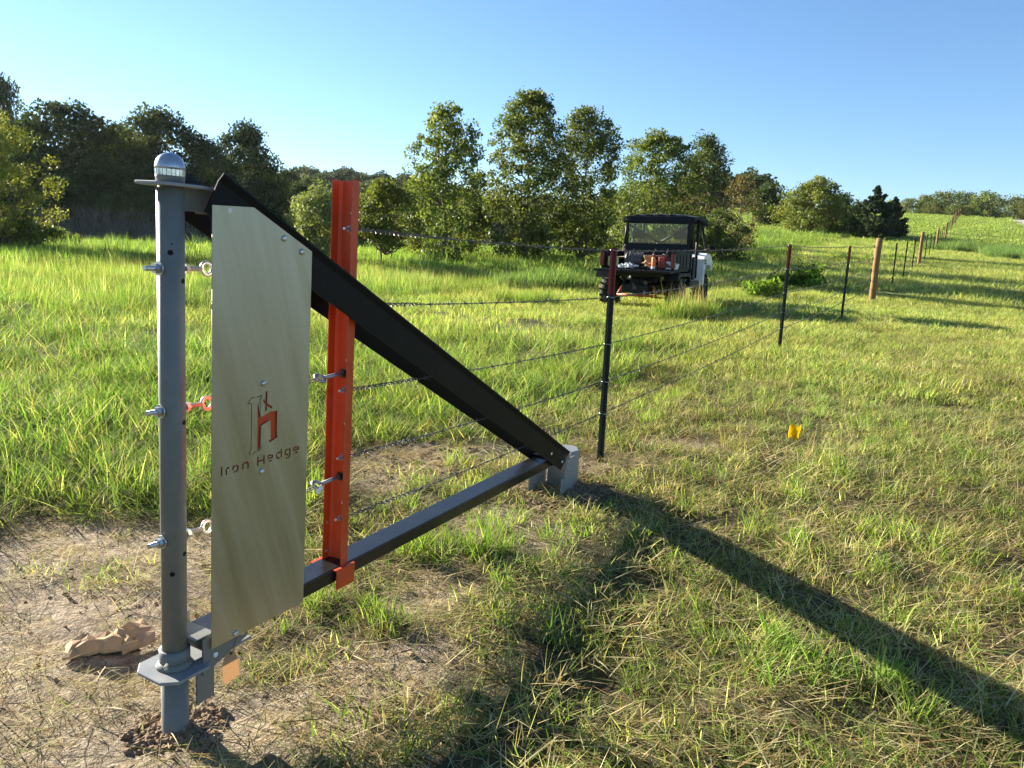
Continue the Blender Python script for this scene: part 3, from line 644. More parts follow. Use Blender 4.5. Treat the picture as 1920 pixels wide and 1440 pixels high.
# chassis, axle, springs and arms
B().box((0, .6, .42), (.5, 2.3, .16), None, .02).box((0, .95, .50), (1.10, 1.3, .10), None, .02).box((0, .1, .52), (.42, .5, .30), None, .04).box((0, -.25, .50), (.30, .25, .22), None, .04).done('chassis', 'plastic', utv)
B().tube([(-.5, 0, .335), (.5, 0, .335)], .025, 10).box((0, 0, .36), (.22, .24, .20), None, .04).done('axle', 'steel', utv)
for sx in (-1, 1):
    B().tube([(sx*.20, .16, .40), (sx*.52, .02, .30)], .020, 8).tube([(sx*.20, -.22, .40), (sx*.52, -.02, .30)], .020, 8).tube([(sx*.22, -.20, .27), (sx*.50, -.02, .25)], .018, 8).done('suspension_arm', 'orangep', utv)
    q = [(sx*(.40-.10*k/40)+.035*math.cos(k*.95), -.05+.035*math.sin(k*.95), .34+.34*k/40) for k in range(41)]
    B().tube(q, .008, 6).tube([(sx*.40, -.05, .33), (sx*.30, -.05, .70)], .018, 8).done('coil_spring', 'steel', utv)
B().tube([(-.36, -.42, .30), (.36, -.42, .30)], .022, 8).tube([(-.36, -.42, .30), (-.30, -.30, .46)], .02, 8).tube([(.36, -.42, .30), (.30, -.30, .46)], .02, 8).done('rear_bar', 'orangep', utv)
B().tube([(.18, -.10, .56), (.20, -.48, .55), (.20, -.56, .54)], .035, 10).done('exhaust', 'steel', utv)
B().box((0, -.50, .44), (.07, .14, .07), None, .01).tube([(0, -.60, .49), (0, -.60, .53)], .024, 10).done('hitch', 'steel', utv)
# cargo bed
bed = B().box((0, .12, .765), (1.32, 1.22, .05), None, .01).box((0, .12, .70), (1.05, 1.1, .10), None, .01).done('cargo_bed', 'plastic', utv)
for sx in (-1, 1):
    B().box((sx*.655, .12, .925), (.055, 1.20, .30), None, .02).box((sx*.66, .12, 1.075), (.085, 1.22, .04), None, .015).done('bed_side', 'plastic', bed)
    for yy in (-.30, -.05, .20, .45): B().box((sx*.688, yy, .92), (.012, .05, .24), None, .004).done('bed_rib', 'plastic', bed)
    B().box((sx*.66, -.495, .935), (.075, .04, .25), None, .012).done('tail_light', 'redlens', bed)
    B().prism([(-.5, .60), (-.42, .72), (.42, .72), (.52, .60), (.46, .60), (.36, .665), (-.36, .665), (-.44, .60)], Matrix(((0, 0, sx, sx*.50), (1, 0, 0, 0), (0, 1, 0, 0), (0, 0, 0, 1))), .27).done('fender', 'plastic', utv)
B().box((0, .715, .92), (1.30, .04, .33), None, .01).done('bed_front_wall', 'plastic', bed)
tgm = B().box((0, -.66, .742), (1.40, .34, .045), None, .012)
for k in range(7): tgm.box((-.54+.18*k, -.66, .768), (.05, .28, .012), None, .004)
tgm.done('tailgate', 'plastic', utv)
# cab: tubular frame, roof, rear window with crossed bars behind it
fr = B()
def bar(a, b, r=.025): fr.tube([a, b], r, 8)
for sx in (-1, 1):
    bar((sx*.66, .82, .55), (sx*.665, .84, 1.20), .03); bar((sx*.665, .84, 1.20), (sx*.635, .90, 1.72), .03)
    bar((sx*.635, .90, 1.72), (sx*.60, 1.85, 1.75), .028); bar((sx*.60, 1.85, 1.75), (sx*.655, 2.30, 1.12), .028); bar((sx*.655, 2.30, 1.12), (sx*.655, 2.32, .9), .028)
    bar((sx*.650, 1.38, 1.74), (sx*.66, 1.36, .60), .03)
bar((-.635, .90, 1.72), (.635, .90, 1.72)); bar((-.665, .84, 1.20), (.665, .84, 1.20), .03); bar((-.60, 1.85, 1.75), (.60, 1.85, 1.75)); bar((-.655, 2.30, 1.12), (.655, 2.30, 1.12))
cab = fr.done('cab_frame', 'plastic', utv)
B().tube([(-.60, .93, 1.60), (.12, .97, 1.20)], .026, 8).tube([(.60, .93, 1.60), (-.12, .97, 1.20)], .026, 8).done('cross_bar', 'plastic', cab)
rf = B(); nseg = 10
rv = []
for j, (y, dz) in enumerate([(.80, -.07), (.84, .0), (1.3, .03), (1.8, .02), (2.02, -.02), (2.06, -.06)]):
    for i in range(13):
        t = i/12*2-1; rv.append((.70*t, y, 1.80+dz-.05*abs(t)**3.5+(.012 if i % 2 == 0 and 0 < j < 5 else 0)))
rv = np.array(rv); Ir2 = np.arange(6*13).reshape(6, 13); Fr2 = np.stack([Ir2[:-1, :-1], Ir2[:-1, 1:], Ir2[1:, 1:], Ir2[1:, :-1]], -1).reshape(-1, 4)
lowr = rv.copy(); lowr[:, 2] = np.minimum(lowr[:, 2]-.05, 1.755)
nb = len(rv); edge_ = []
per = list(Ir2[0, :])+list(Ir2[1:, -1])+list(Ir2[-1, -2::-1])+list(Ir2[-2:0:-1, 0])
for i in range(len(per)): a_, b2 = per[i], per[(i+1) % len(per)]; edge_.append((b2, a_, a_+nb, b2+nb))
roof = link('roof', npmesh('roof', np.vstack([rv, lowr]), np.vstack([Fr2, Fr2[:, ::-1]+nb, np.array(edge_)]), None, False, True), 'cloth', utv)
B().box((0, .825, 1.705), (1.30, .03, .13), None, .01).done('roof_valance', 'cloth', roof)
for t in (-.82, -.5, -.18, .14, .46, .82): B().tube([(.68*t, .80, 1.78), (.68*t+.02, .795, 1.70), (.68*t-.015, .80, 1.66)], .006, 5).done('roof_strap', 'plastic', roof)
# rear window pane and its frame
wfr = B().box((0, .832, 1.655), (1.28, .03, .05)).box((0, .812, 1.215), (1.28, .03, .07)).box((-.615, .82, 1.435), (.055, .034, .48)).box((.615, .82, 1.435), (.075, .034, .48)).done('window_frame', 'plastic', cab)
B().box((0, .828, 1.44), (1.19, .005, .42)).done('rear_window', 'glass', utv)
B().box((0, .80, 1.09), (1.30, .05, .22), None, .02).done('cab_back_panel', 'plastic', utv)
# seats
for x in (-.42, 0, .42):
    st_ = B().box((x, 1.18, .72), (.40, .50, .14), None, .04).box((x, .98, 1.02), (.38, .12, .52), Matrix.Rotation(R(-8), 3, 'X'), .05).done('seat', 'cloth', utv)
for x in (-.42, .42):
    B().box((x, .93, 1.42), (.26, .08, .16), None, .03).done('headrest', 'plastic', utv)
    B().box((x-.02, 1.02, 1.25), (.07, .03, .22), Matrix.Rotation(R(18), 3, 'Y'), .01).done('seat_belt', 'orangep', utv)
B().tube([(.58, 1.30, 1.70), (.56, 1.22, 1.45), (.60, 1.15, 1.15), (.62, 1.1, 1.0)], .018, 6).done('door_belt', 'orangep', utv)
B().torus((-.38, 1.72, 1.12), .16, .016, (0, .75, .5)).done('steering_wheel', 'plastic', utv)
B().box((0, 2.0, 1.02), (1.22, .25, .16), None, .05).done('dashboard', 'plastic', utv)
# front bodywork
hood = B().prism([(1.95, .55), (1.95, 1.08), (2.25, 1.10), (2.70, .96), (2.78, .80), (2.78, .55)], Matrix(((0, 0, 1, -.42), (1, 0, 0, 0), (0, 1, 0, 0), (0, 0, 0, 1))), .84, .02).done('hood', 'white', utv)
for sx in (-1, 1):
    B().prism([(1.62, .72), (1.66, .98), (1.95, 1.10), (2.35, 1.06), (2.52, .92), (2.50, .74), (2.40, .76), (2.30, .86), (1.86, .88), (1.78, .74), (1.76, .45), (1.62, .45)], Matrix(((0, 0, sx, sx*.46), (1, 0, 0, 0), (0, 1, 0, 0), (0, 0, 0, 1))), .30, .012).done('front_fender', 'white', utv)
    B().box((sx*.64, 1.25, .50), (.12, .95, .10), None, .03).done('sill', 'plastic', utv)
    B().box((sx*.70, .98, .80), (.045, .20, .44), None, .03).done('side_panel', 'plastic', utv)
    B().tube([(sx*.66, 2.05, 1.16), (sx*.78, 2.0, 1.20)], .012, 6).box((sx*.83, 1.98, 1.20), (.14, .04, .10), None, .02).done('mirror', 'plastic', utv)
B().box((.775, 1.74, .95), (.008, .16, .035)).done('fender_decal', 'redlens', utv)
B().box((.775, 1.74, .90), (.007, .14, .025)).done('fender_decal', 'cloth', utv)

# gear lying in the bed
UM = Matrix.Translation(utv.location) @ Matrix.Rotation(-UH, 4, 'Z')
def gear(name, x, y, z, label, cat, rz=0):
    o = empty(name); o.matrix_world = UM @ Matrix.Translation((x, y, z)) @ Matrix.Rotation(rz, 4, 'Z'); return tag(o, label, cat)
ZB = .79
sp = gear('wire_spool', -.12, -.30, ZB+.005, 'grey spool wound with barbed wire in the vehicle bed', 'wire spool', R(4))
b = B().lathe([(.115, -.15), (.125, -.08), (.130, 0), (.125, .08), (.115, .15)], 24, Matrix.Translation((0, 0, .13)) @ MX((1, 0, 0)))
for k in range(26):
    x = -.15+.3*k/25; b.torus((x, 0, .13), .128+.006*math.sin(k*2.1), .006, (1, .12*math.sin(k), .1*math.cos(k*1.7)), 22, 4)
q = random.Random(2)
for k in range(110):
    a = q.uniform(0, 6.28); x = q.uniform(-.16, .16); e = Vector((0, math.cos(a), math.sin(a))); p = Vector((x, 0, .13))+e*.13; v = (e+Vector((q.uniform(-.6, .6), q.uniform(-.6, .6), q.uniform(-.6, .6))))*.022; b.tube([p, p+v], .0018, 3, False)
b.done('wound_wire', 'wire', sp)
B().tube([(-.62, .06, .15), (.62, -.05, .24)], .013, 8).done('rod', 'glove', sp)
for sx in (-1, 1): B().lathe([(.10, -.004), (.10, .004)], 18, Matrix.Translation((sx*.162, 0, .13)) @ MX((1, 0, 0))).done('flange', 'steel', sp)
rgp = gear('rag_pile', -.13, -.62, ZB-.01, 'crumpled white rags and plastic on the open tailgate', 'rags')
for k, (x, y, s_) in enumerate([(0, 0, .085), (-.13, .02, .06), (.12, .03, .055)]):
    b = bmesh.new(); bmesh.ops.create_icosphere(b, subdivisions=3, radius=s_)
    for v in b.verts: n_ = v.co.normalized(); f_ = .75+.35*math.sin(n_.x*7+k)*math.cos(n_.y*6)+.18*math.sin(n_.z*13+n_.x*9); v.co = Vector((v.co.x*1.25*f_+x, v.co.y*f_+y, max(0, v.co.z*.8*f_+s_*.45)))
    mm = bpy.data.meshes.new('rag'); b.to_mesh(mm); b.free(); link('rag', mm, 'rag', rgp)
jg = gear('plastic_jug', -.50, -.35, ZB, 'yellow plastic jug at the left of the vehicle bed', 'jug', R(10))
B().box((0, 0, .10), (.20, .14, .19), None, .04).lathe([(.03, .19), (.03, .23), (.0, .231)], 14).done('jug_body', 'jug', jg)
B().tube([(-.06, 0, .19), (-.03, 0, .235), (.02, 0, .235)], .012, 6).done('jug_handle', 'jug', jg)
bt = gear('orange_bottle', .33, -.62, ZB-.01, 'upright orange spray can with pale base on the tailgate', 'spray can')
B().lathe([(.034, .0), (.035, .06), (.035, .19), (.028, .215), (.0, .217)], 20).done('can_body', 'bottle', bt)
B().lathe([(.0355, .002), (.0355, .05)], 20).done('can_base', 'rag', bt); B().lathe([(.022, .215), (.022, .26), (.018, .27), (.0, .271)], 16).done('can_cap', 'redlens', bt)
gv = gear('leather_gloves', .20, -.42, ZB, 'tan work gloves heaped beside the orange spray can', 'gloves')
b = bmesh.new(); bmesh.ops.create_icosphere(b, subdivisions=3, radius=.11)
for v in b.verts: n_ = v.co.normalized(); f_ = .8+.3*math.sin(n_.x*6)*math.cos(n_.z*7); v.co = Vector((v.co.x*1.4*f_, v.co.y*f_, max(0, v.co.z*f_+.09)))
mm = bpy.data.meshes.new('glove_pair'); b.to_mesh(mm); b.free(); link('glove_pair', mm, 'glove', gv)
for k in range(5): B().tube([(-.05+.03*k, -.05, .15), (-.07+.035*k, -.09, .20), (-.08+.045*k, -.10, .235)], [.016, .014, .008], 7).done('finger', 'glove', gv)
rb = gear('red_tool_case', .46, -.40, ZB, 'small red tool case standing behind the spray can', 'tool case', R(-12))
B().box((0, 0, .11), (.15, .20, .22), None, .03).done('case_body', 'redlens', rb); B().tube([(-.03, 0, .22), (-.03, 0, .26), (.03, 0, .26), (.03, 0, .22)], .01, 6).done('case_handle', 'plastic', rb)
dr = gear('black_pliers', .10, -.64, ZB-.01, 'dark fencing pliers lying on the tailgate beside the white rags', 'pliers', R(20))
B().tube([(-.11, -.03, .015), (0, 0, .02), (.05, .015, .02)], .014, 7).tube([(-.11, .04, .015), (0, 0, .02), (.05, -.012, .02)], .014, 7).box((.07, 0, .022), (.06, .05, .03), None, .01).done('pliers_body', 'plastic', dr)
bx_ = gear('equipment_panel', .60, -.42, ZB, 'pale grey battery energiser box at the right of the vehicle bed', 'box', R(-6))
B().prism([(-.14, 0), (.10, 0), (.13, .10), (-.10, .15)], Matrix(((1, 0, 0, 0), (0, 0, 1, -.06), (0, 1, 0, 0), (0, 0, 0, 1))), .14, .008).done('box_body', 'rag', bx_)
B().prism([(-.09, .03), (.06, .03), (-.06, .11)], Matrix(((1, 0, 0, 0), (0, 0, -1, -.062), (0, 1, 0, 0), (0, 0, 0, 1))), .004).done('dark_marking', 'steel', bx_)

# ------------------------------------------------------------------ trees and bushes
def quads(C, Nn, Tn, hw, hl):
    """leaf quads: centres, normals, tip directions"""
    T = Tn - Nn*np.sum(Tn*Nn, 1, keepdims=True); T /= np.linalg.norm(T, axis=1, keepdims=True)+1e-9
    S = np.cross(Nn, T); hw = hw[:, None]; hl = hl[:, None]
    V = np.stack([C-T*hl, C+S*hw*.9-T*hl*.1, C+T*hl, C-S*hw*.9-T*hl*.1], 1).reshape(-1, 3)
    F = np.arange(len(C)*4).reshape(-1, 4); return V, F
def leaf_cloud(q, centres, spread, per, size, palette, droop=.3, flat=.8):
    n = len(centres); k = np.repeat(np.arange(n), per)
    off = q.normal(size=(len(k), 3)); rad = q.uniform(0, 1, len(k))**.45
    off = off/np.linalg.norm(off, axis=1, keepdims=True)*rad[:, None]*spread[k][:, None]; off[:, 2] *= flat
    Cc = centres[k]+off
    Nn = q.normal(size=(len(k), 3)); Nn[:, 2] += .5; Nn /= np.linalg.norm(Nn, axis=1, keepdims=True)
    Tn = q.normal(size=(len(k), 3)); Tn[:, 2] -= droop*2
    s = size*q.uniform(.6, 1.35, len(k)); V, F = quads(Cc, Nn, Tn, s*.34, s*.5)
    pal = np.array(palette); ci = q.integers(0, len(pal), n)[k]; mixc = q.integers(0, len(pal), len(k))
    col = pal[ci]*.55+pal[mixc]*.45; col = col*q.uniform(.7, 1.3, (len(k), 1))
    return V, F, np.repeat(col, 4, 0)
def limb(b, p0, p1, r0, r1, q, seg=6, wob=.12, n=5):
    p0 = Vector(p0); p1 = Vector(p1); L_ = (p1-p0).length; pts = []; rs = []
    for i in range(n+1):
        t = i/n; p = p0.lerp(p1, t); p.z += math.sin(t*math.pi)*L_*.05*-1
        if 0 < i < n: p += Vector(q.normal(size=3))*L_*wob*.25
        pts.append(p); rs.append(r0*(1-t)+r1*t)
    b.tube(pts, rs, seg, True)
def profile_tree(name, q, H, Rad, trunk_h, prof, ncl, per, size, palette, mat='leaf', cl_r=(.28, .5), trunk_r=.09, bare=.0, droop=.35, nlimb=26, multi=1, lean=(0, 0), asym=.25):
    """crown envelope: radius fraction over height fraction"""
    t = empty(name)
    pz, pr = zip(*prof); cs = []; tries = 0
    lob = q.uniform(0, 6.28, 6); 
    while len(cs) < ncl and tries < ncl*60:
        tries += 1; f = q.uniform(0, 1); a = q.uniform(0, 6.28)
        lobed = 1+asym*(math.sin(2*a+lob[0]+f*5)+.7*math.sin(3*a+lob[1]-f*8)+.5*math.sin(5*a+lob[2]+f*13))
        rr = np.interp(f, pz, pr)*Rad*lobed; rho = rr*q.uniform(0, 1)**.42
        if q.uniform() > (.25+np.interp(f, pz, pr)): continue
        z = trunk_h+f*(H-trunk_h)
        cs.append((rho*math.cos(a)+lean[0]*f, rho*math.sin(a)+lean[1]*f, z))
    cs = np.array(cs); sp_ = q.uniform(cl_r[0], cl_r[1], len(cs))
    V, F, col = leaf_cloud(q, cs, sp_, per, size, palette, droop)
    link('crown', npmesh('crown', V, F, col), mat, t)
    b = B()
    for m_ in range(multi):
        a = 6.28*m_/max(1, multi)+1; o = (.12*math.cos(a)*(multi > 1), .12*math.sin(a)*(multi > 1))
        top = (lean[0]*.8+o[0]*4, lean[1]*.8+o[1]*4, trunk_h+(H-trunk_h)*.82)
        limb(b, (o[0], o[1], -.3), top, trunk_r/(multi**.5), .012, q, 8, .05, 8)
    idx = q.permutation(len(cs))[:nlimb]
    for i in idx:
        c = cs[i]; z0 = max(trunk_h*.6, c[2]-math.hypot(c[0], c[1])*q.uniform(.7, 1.4)-.1); f = np.clip((z0-trunk_h)/(H-trunk_h), 0, 1)
        limb(b, (lean[0]*f*.8, lean[1]*f*.8, z0), c, trunk_r*(.45*(1-f)+.12), .006, q, 5, .14, 4)
    b.done('trunk', 'bark', t)
    return t
def place(t, x, y, rz=0, s=1, sink=.05, label=None, cat='tree', group=None, sz=None):
    t.location = (x, y, tzf(x, y)-sink); t.rotation_euler = (0, 0, rz); t.scale = (s, s, sz or s)
    if 'group' in t: del t['group']
    tag(t, label, cat, group); return t
def at(px, Yd):                        # ground x for a picture column at a distance
    d = _F + _Rt*((px-960)/FPX) + _Up*(290/FPX); return d.x/d.y*Yd
def hgt(py, Yd, px=960):               # height above the ground for a picture row at a distance
    d = _F + _Rt*((px-960)/FPX) - _Up*((py-720)/FPX); return CAM_H + d.z/d.y*Yd
G1 = [(.12, .16, .04), (.095, .13, .03), (.17, .20, .06), (.075, .10, .024)]
G2 = [(.11, .135, .03), (.09, .115, .025), (.14, .16, .045), (.08, .10, .02)]
GD = [(.045, .07, .024), (.055, .08, .026), (.036, .055, .02), (.075, .10, .03)]
GB = [(.12, .15, .03), (.15, .17, .04), (.09, .12, .025), (.17, .19, .05)]
GBR = [(.10, .075, .035), (.075, .075, .028), (.13, .095, .05), (.07, .085, .025)]
EG = [(.030, .052, .026), (.042, .066, .03), (.024, .042, .022)]
q = np.random.default_rng(21)
COLM = [(0, .65), (.12, .88), (.3, 1), (.55, 1), (.75, .85), (.9, .58), (1, .28)]
OVAL = [(0, .35), (.15, .75), (.35, 1), (.6, .95), (.82, .65), (1, .2)]
BUSH = [(0, .8), (.2, 1), (.5, .95), (.8, .65), (1, .2)]
def tree_px(name, px, py_top, Yd, halfw_px, label, pal, prof=COLM, cat='tree', group=None, trunk=.10, ncl=120, per=95, size=.10, cl=(.26, .46), mat='leaf', **kw):
    x = at(px, Yd); z0 = tzf(x, Yd); H = hgt(py_top, Yd, px)-z0; Rad = halfw_px/FPX*math.hypot(x, Yd)
    t = profile_tree(name, q, H, Rad, H*trunk, prof, ncl, per, size, pal, mat, cl, **kw)
    return place(t, x, Yd, q.uniform(0, 6.28)*0, 1, .05, label, cat, group)
tree_px('pear_tree', 832, 192, 27, 62, 'slender airy young tree with the narrow crown standing alone left of the paired trees', G1, ncl=330, per=42, trunk=.05, size=.11, cl=(.14, .34), asym=.2)
tree_px('pear_tree', 985, 170, 28.5, 74, 'tallest young tree in the middle, its crown touching its neighbour', G1, ncl=440, per=48, trunk=.08, size=.11, cl=(.16, .40), asym=.15)
tree_px('pear_tree', 1092, 205, 30, 66, 'dark dense young tree right beside the tallest one', [(.08, .11, .025), (.06, .085, .02), (.11, .135, .035)], ncl=400, per=52, trunk=.10, size=.10, cl=(.16, .42), asym=.16)
tree_px('pear_tree', 1228, 248, 33, 80, 'broad leafy young tree behind the utility vehicle', G1, ncl=380, per=55, trunk=.05, size=.11, cl=(.18, .44), asym=.18)
tree_px('locust_tree', 1312, 258, 46, 46, 'darker tree peeking out behind the broad tree by the vehicle', [(.05, .075, .024), (.065, .09, .03)], OVAL, ncl=130, per=80, trunk=.3, size=.14, cl=(.4, .7))
tree_px('young_tree', 724, 335, 25, 62, 'low yellowish young tree with thin stems beside the orange upright', GB, OVAL, trunk=.28, ncl=105, per=95, size=.095, cl=(.2, .4), multi=2, trunk_r=.05)
tree_px('young_tree', 600, 345, 24, 50, 'grey-green bushy tree between the black brace and orange upright', [(.13, .15, .06), (.10, .12, .045), (.17, .19, .09)], OVAL, trunk=.15, ncl=100, per=95, size=.09, cl=(.2, .38), trunk_r=.04)
tree_px('young_tree', 795, 330, 31, 50, 'small shaded tree filling the gap behind the slender tree', G1, OVAL, trunk=.12, ncl=90, per=85, size=.11, cl=(.3, .5), trunk_r=.05)
tree_px('young_tree', 885, 320, 33, 44, 'small green tree between the slender and the tallest trees', G2, OVAL, trunk=.12, ncl=90, per=85, size=.11, cl=(.3, .5), trunk_r=.05)
tree_px('dead_tree', 1178, 262, 45, 20, 'thin bare-topped tree between the dark dense and broad trees', G1, OVAL, trunk=.4, ncl=26, per=45, size=.12, cl=(.2, .45), trunk_r=.07, nlimb=22)
tree_px('shrub', 1150, 360, 36, 60, 'green shrub behind the dark dense young tree', G1, BUSH, cat='shrub', trunk=.02, ncl=80, per=90, size=.11, cl=(.3, .5), trunk_r=.03)
tree_px('shrub', 1290, 330, 38, 62, 'brownish leafy shrub to the right of the vehicle roof', GBR, BUSH, cat='shrub', trunk=.02, ncl=110, per=95, size=.11, cl=(.3, .5), trunk_r=.03)
tree_px('shrub', 1385, 330, 40, 40, 'sparse reddish-brown shrub with upright twigs near the wire fence', GBR, BUSH, cat='shrub', trunk=.03, ncl=70, per=60, size=.11, cl=(.25, .45), trunk_r=.04, nlimb=40)
tree_px('shrub', 1350, 395, 34, 44, 'dark low shrub beside the white fender of the vehicle', GD, BUSH, cat='shrub', trunk=.02, ncl=70, per=110, size=.10, cl=(.25, .45), trunk_r=.03)
tree_px('oak_tree', 1440, 348, 75, 32, 'dark rounded tree behind the sparse brown shrub', GD, OVAL, trunk=.1, ncl=90, per=80, size=.22, cl=(.6, 1.0), trunk_r=.12)
tree_px('hawthorn_tree', 1522, 335, 66, 70, 'wide bright green bushy tree left of the cedar', G2, [(0, .7), (.2, 1), (.45, .95), (.7, .6), (.88, .35), (1, .15)], trunk=.03, ncl=210, per=85, size=.19, cl=(.4, .7), trunk_r=.12)
tree_px('hawthorn_tree', 1572, 368, 70, 32, 'dark green bush between the bright bushy tree and the cedar', GD, BUSH, trunk=.03, ncl=80, per=80, size=.19, cl=(.45, .7), trunk_r=.1)
# cedar
def cedar(px, py_top, Yd, hw, label):
    x = at(px, Yd); z0 = tzf(x, Yd); H = hgt(py_top, Yd, px)-z0; Rad = hw/FPX*math.hypot(x, Yd); t = empty('cedar_tree'); b = B(); cs = []; sp_ = []
    limb(b, (0, 0, -.3), (0, 0, H*.97), .13, .012, q, 7, .02, 8)
    for k in range(230):
        f = q.uniform(0, 1)**1.25; a = q.uniform(0, 6.28); r_ = Rad*((1-f)**.8)*(1+.18*math.sin(3*a+f*6))*q.uniform(.55, 1.12); z = H*(.02+.93*f)+q.normal()*.12
        tip = (r_*math.cos(a), r_*math.sin(a), z+r_*q.uniform(.05, .5)); limb(b, (0, 0, max(.1, z-.15)), tip, .022*(1-f)+.005, .003, q, 3, .05, 2)
        for m_ in range(4): g = .4+.6*(m_+1)/4; cs.append((tip[0]*g, tip[1]*g, z-.1+(tip[2]-z+.1)*g)); sp_.append(.30*(1-f*.6)*(1.15-g*.5))
    for m_ in range(10): cs.append((0, 0, H*(.85+.15*m_/10))); sp_.append(.10)
    V, F, col = leaf_cloud(q, np.array(cs), np.array(sp_), 18, .17, EG, -.5, .9); link('crown', npmesh('crown', V, F, col), 'leaf', t); b.done('trunk', 'bark', t)
    return place(t, x, Yd, 0, 1, .05, label, 'tree')
cedar(1637, 346, 62, 46, 'pointed dark cedar tree with a thin leading tip')
cedar(1672, 368, 66, 26, 'low dark cedar just right of the pointed cedar')
# far trees on the crest, copies of two kinds
tree_px('crest_tree', 1845, 362, 185, 36, 'round tree standing beside the gravel road on the crest', G1, OVAL, trunk=.12, ncl=120, per=60, size=.42, cl=(.9, 1.7), trunk_r=.2)
src = tree_px('crest_tree', 1765, 362, 190, 44, 'wide pale green tree on the crest behind the fence end', G2, BUSH, trunk=.05, ncl=120, per=60, size=.42, cl=(.9, 1.7), trunk_r=.2, group=None)
for i, (px, top, Yd, s_) in enumerate([(1700, 372, 150, .62), (1728, 368, 175, .8), (1800, 364, 200, .95), (1893, 373, 230, .8), (1925, 373, 175, .8), (1960, 360, 190, 1), (1668, 378, 200, .8), (1608, 380, 190, .9), (1750, 380, 168, .6), (1812, 385, 170, .45), (1785, 384, 165, .45)]):
    o = copy_tree(src); x = at(px, Yd); H0 = hgt(362, 190, 1765)-tzf(at(1765, 190), 190); s2 = (hgt(top, Yd, px)-tzf(x, Yd))/H0
    place(o, x, Yd, i*1.3, max(.3, s2), .1, 'rounded green tree in the row along the crest', 'tree', 'row of trees along the crest')
# wood edge on the left: three prototypes, copied
def forest(H, Rad, pal, n, seed, ncl=270, per=72, size=.27):
    qq = np.random.default_rng(seed)
    return profile_tree('wood_tree', qq, H, Rad, H*.04, OVAL, ncl, per, size, pal, 'wood_leaf', (.6, 1.15), trunk_r=.2, nlimb=26, asym=.25)
FP = [forest(10, 4.2, GD, 0, 1), forest(10, 4.6, [(.05, .07, .02), (.065, .09, .026), (.04, .055, .018)], 0, 2), forest(10, 3.6, GD, 0, 3)]
usedf = set()
def fplace(k, px, top, Yd, wpx, label, group, rz=0):
    o = FP[k] if k not in usedf else copy_tree(FP[k]); usedf.add(k)
    x = at(px, Yd); H = hgt(top, Yd, px)-tzf(x, Yd); sx = wpx/FPX*math.hypot(x, Yd)/(4.2, 4.6, 3.6)[k]
    place(o, x, Yd, rz, sx, .1, label, 'tree', group, H/10); return o
fplace(0, 130, 196, 58, 105, 'large dark tree with feathery top in the wood edge behind the pipe', None, .5)
fplace(1, 292, 210, 62, 95, 'broad domed dark tree of the wood edge, directly behind the grey pipe', None, 1.9)
fplace(2, 462, 236, 66, 62, 'tall dark tree at the right end of the wood edge, above the black brace', None, 3.0)
fplace(1, 385, 262, 60, 70, 'lower dark tree filling the wood edge between the domed and end trees', None, 4.0)
fplace(2, 15, 150, 75, 40, 'tallest tree of the wood edge rising behind the bright foliage', None, 2.0)
for i, (px, top, Yd, wp) in enumerate([(60, 290, 52, 80), (190, 300, 52, 80), (300, 310, 54, 90), (410, 320, 55, 80), (500, 335, 60, 70), (560, 345, 72, 60), (-60, 200, 60, 110), (-150, 230, 55, 120), (230, 240, 70, 90), (620, 362, 85, 60), (540, 322, 90, 50), (-260, 220, 58, 120), (120, 330, 49, 60), (250, 345, 50, 60), (350, 345, 50, 60), (450, 350, 52, 60), (700, 400, 75, 60), (1060, 405, 66, 60)]):
    fplace(i % 3, px, top, Yd, wp, 'dark leafy tree filling the lower wood edge', 'trees massed in the wood edge', i*1.7)
# bright drooping tree at the left edge
xw = at(18, 26); zw = tzf(xw, 26)
wl = profile_tree('locust_tree', q, hgt(212, 26, 18)-zw, 1.75, .5, [(0, .5), (.25, .85), (.5, 1), (.75, .85), (1, .35)], 130, 110, .085, [(.14, .16, .03), (.18, .19, .045), (.11, .13, .025)], 'leaf', (.25, .5), trunk_r=.09, droop=.9, asym=.3)
place(wl, xw-.35, 26, 0, 1, .05, 'bright yellow-green drooping tree at the wood edge', 'tree')
wl2 = copy_tree(wl); place(wl2, xw-3.4, 27.5, 2.1, 1.05, .05, 'yellow-green tree half hidden beyond the bright drooping tree', 'tree')
for i, (px, top, Yd, wp, lab) in enumerate([(20, 400, 27, 60, 'dark weedy bush under the bright drooping tree'), (95, 430, 32, 36, 'low green bush at the far edge of the meadow'), (565, 370, 45, 40, 'olive bush at the foot of the wood edge behind the black brace')]):
    tree_px('bush', px, top, Yd, wp, lab, G1 if i else GD, BUSH, cat='bush', trunk=.02, ncl=60, per=90, size=.11, cl=(.25, .45), trunk_r=.03)
# dead brush along the meadow edge
b = B(); qd = np.random.default_rng(8)
for k in range(620):
    px = qd.uniform(40, 400); Yd = qd.uniform(44, 47); x = at(px, Yd); z = tzf(x, Yd); h = qd.uniform(.5, 2.3)*(1.0 if px < 320 else .7); a = qd.uniform(0, 6.28); l = qd.uniform(.2, 1.3)
    p0 = Vector((x, Yd, z)); p1 = p0+Vector((math.cos(a)*l, math.sin(a)*l*.6, h)); pm_ = p0.lerp(p1, .5)+Vector(qd.normal(size=3))*.12
    b.tube([p0, pm_, p1], [.016, .011, .004], 3, False)
    for m_ in range(2): f = qd.uniform(.4, .9); c = p0.lerp(p1, f); b.tube([c, c+Vector((qd.normal()*.35, qd.normal()*.2, qd.uniform(.05, .4)))], [.008, .003], 3, False)
MT['deadtwig'] = simple('dead_twig', (.16, .135, .11), .9, 0, .25, 10)
tag(b.done('dead_brush', 'deadtwig'), 'grey-brown dead brush along the far edge of the meadow', 'brush', None, 'stuff')
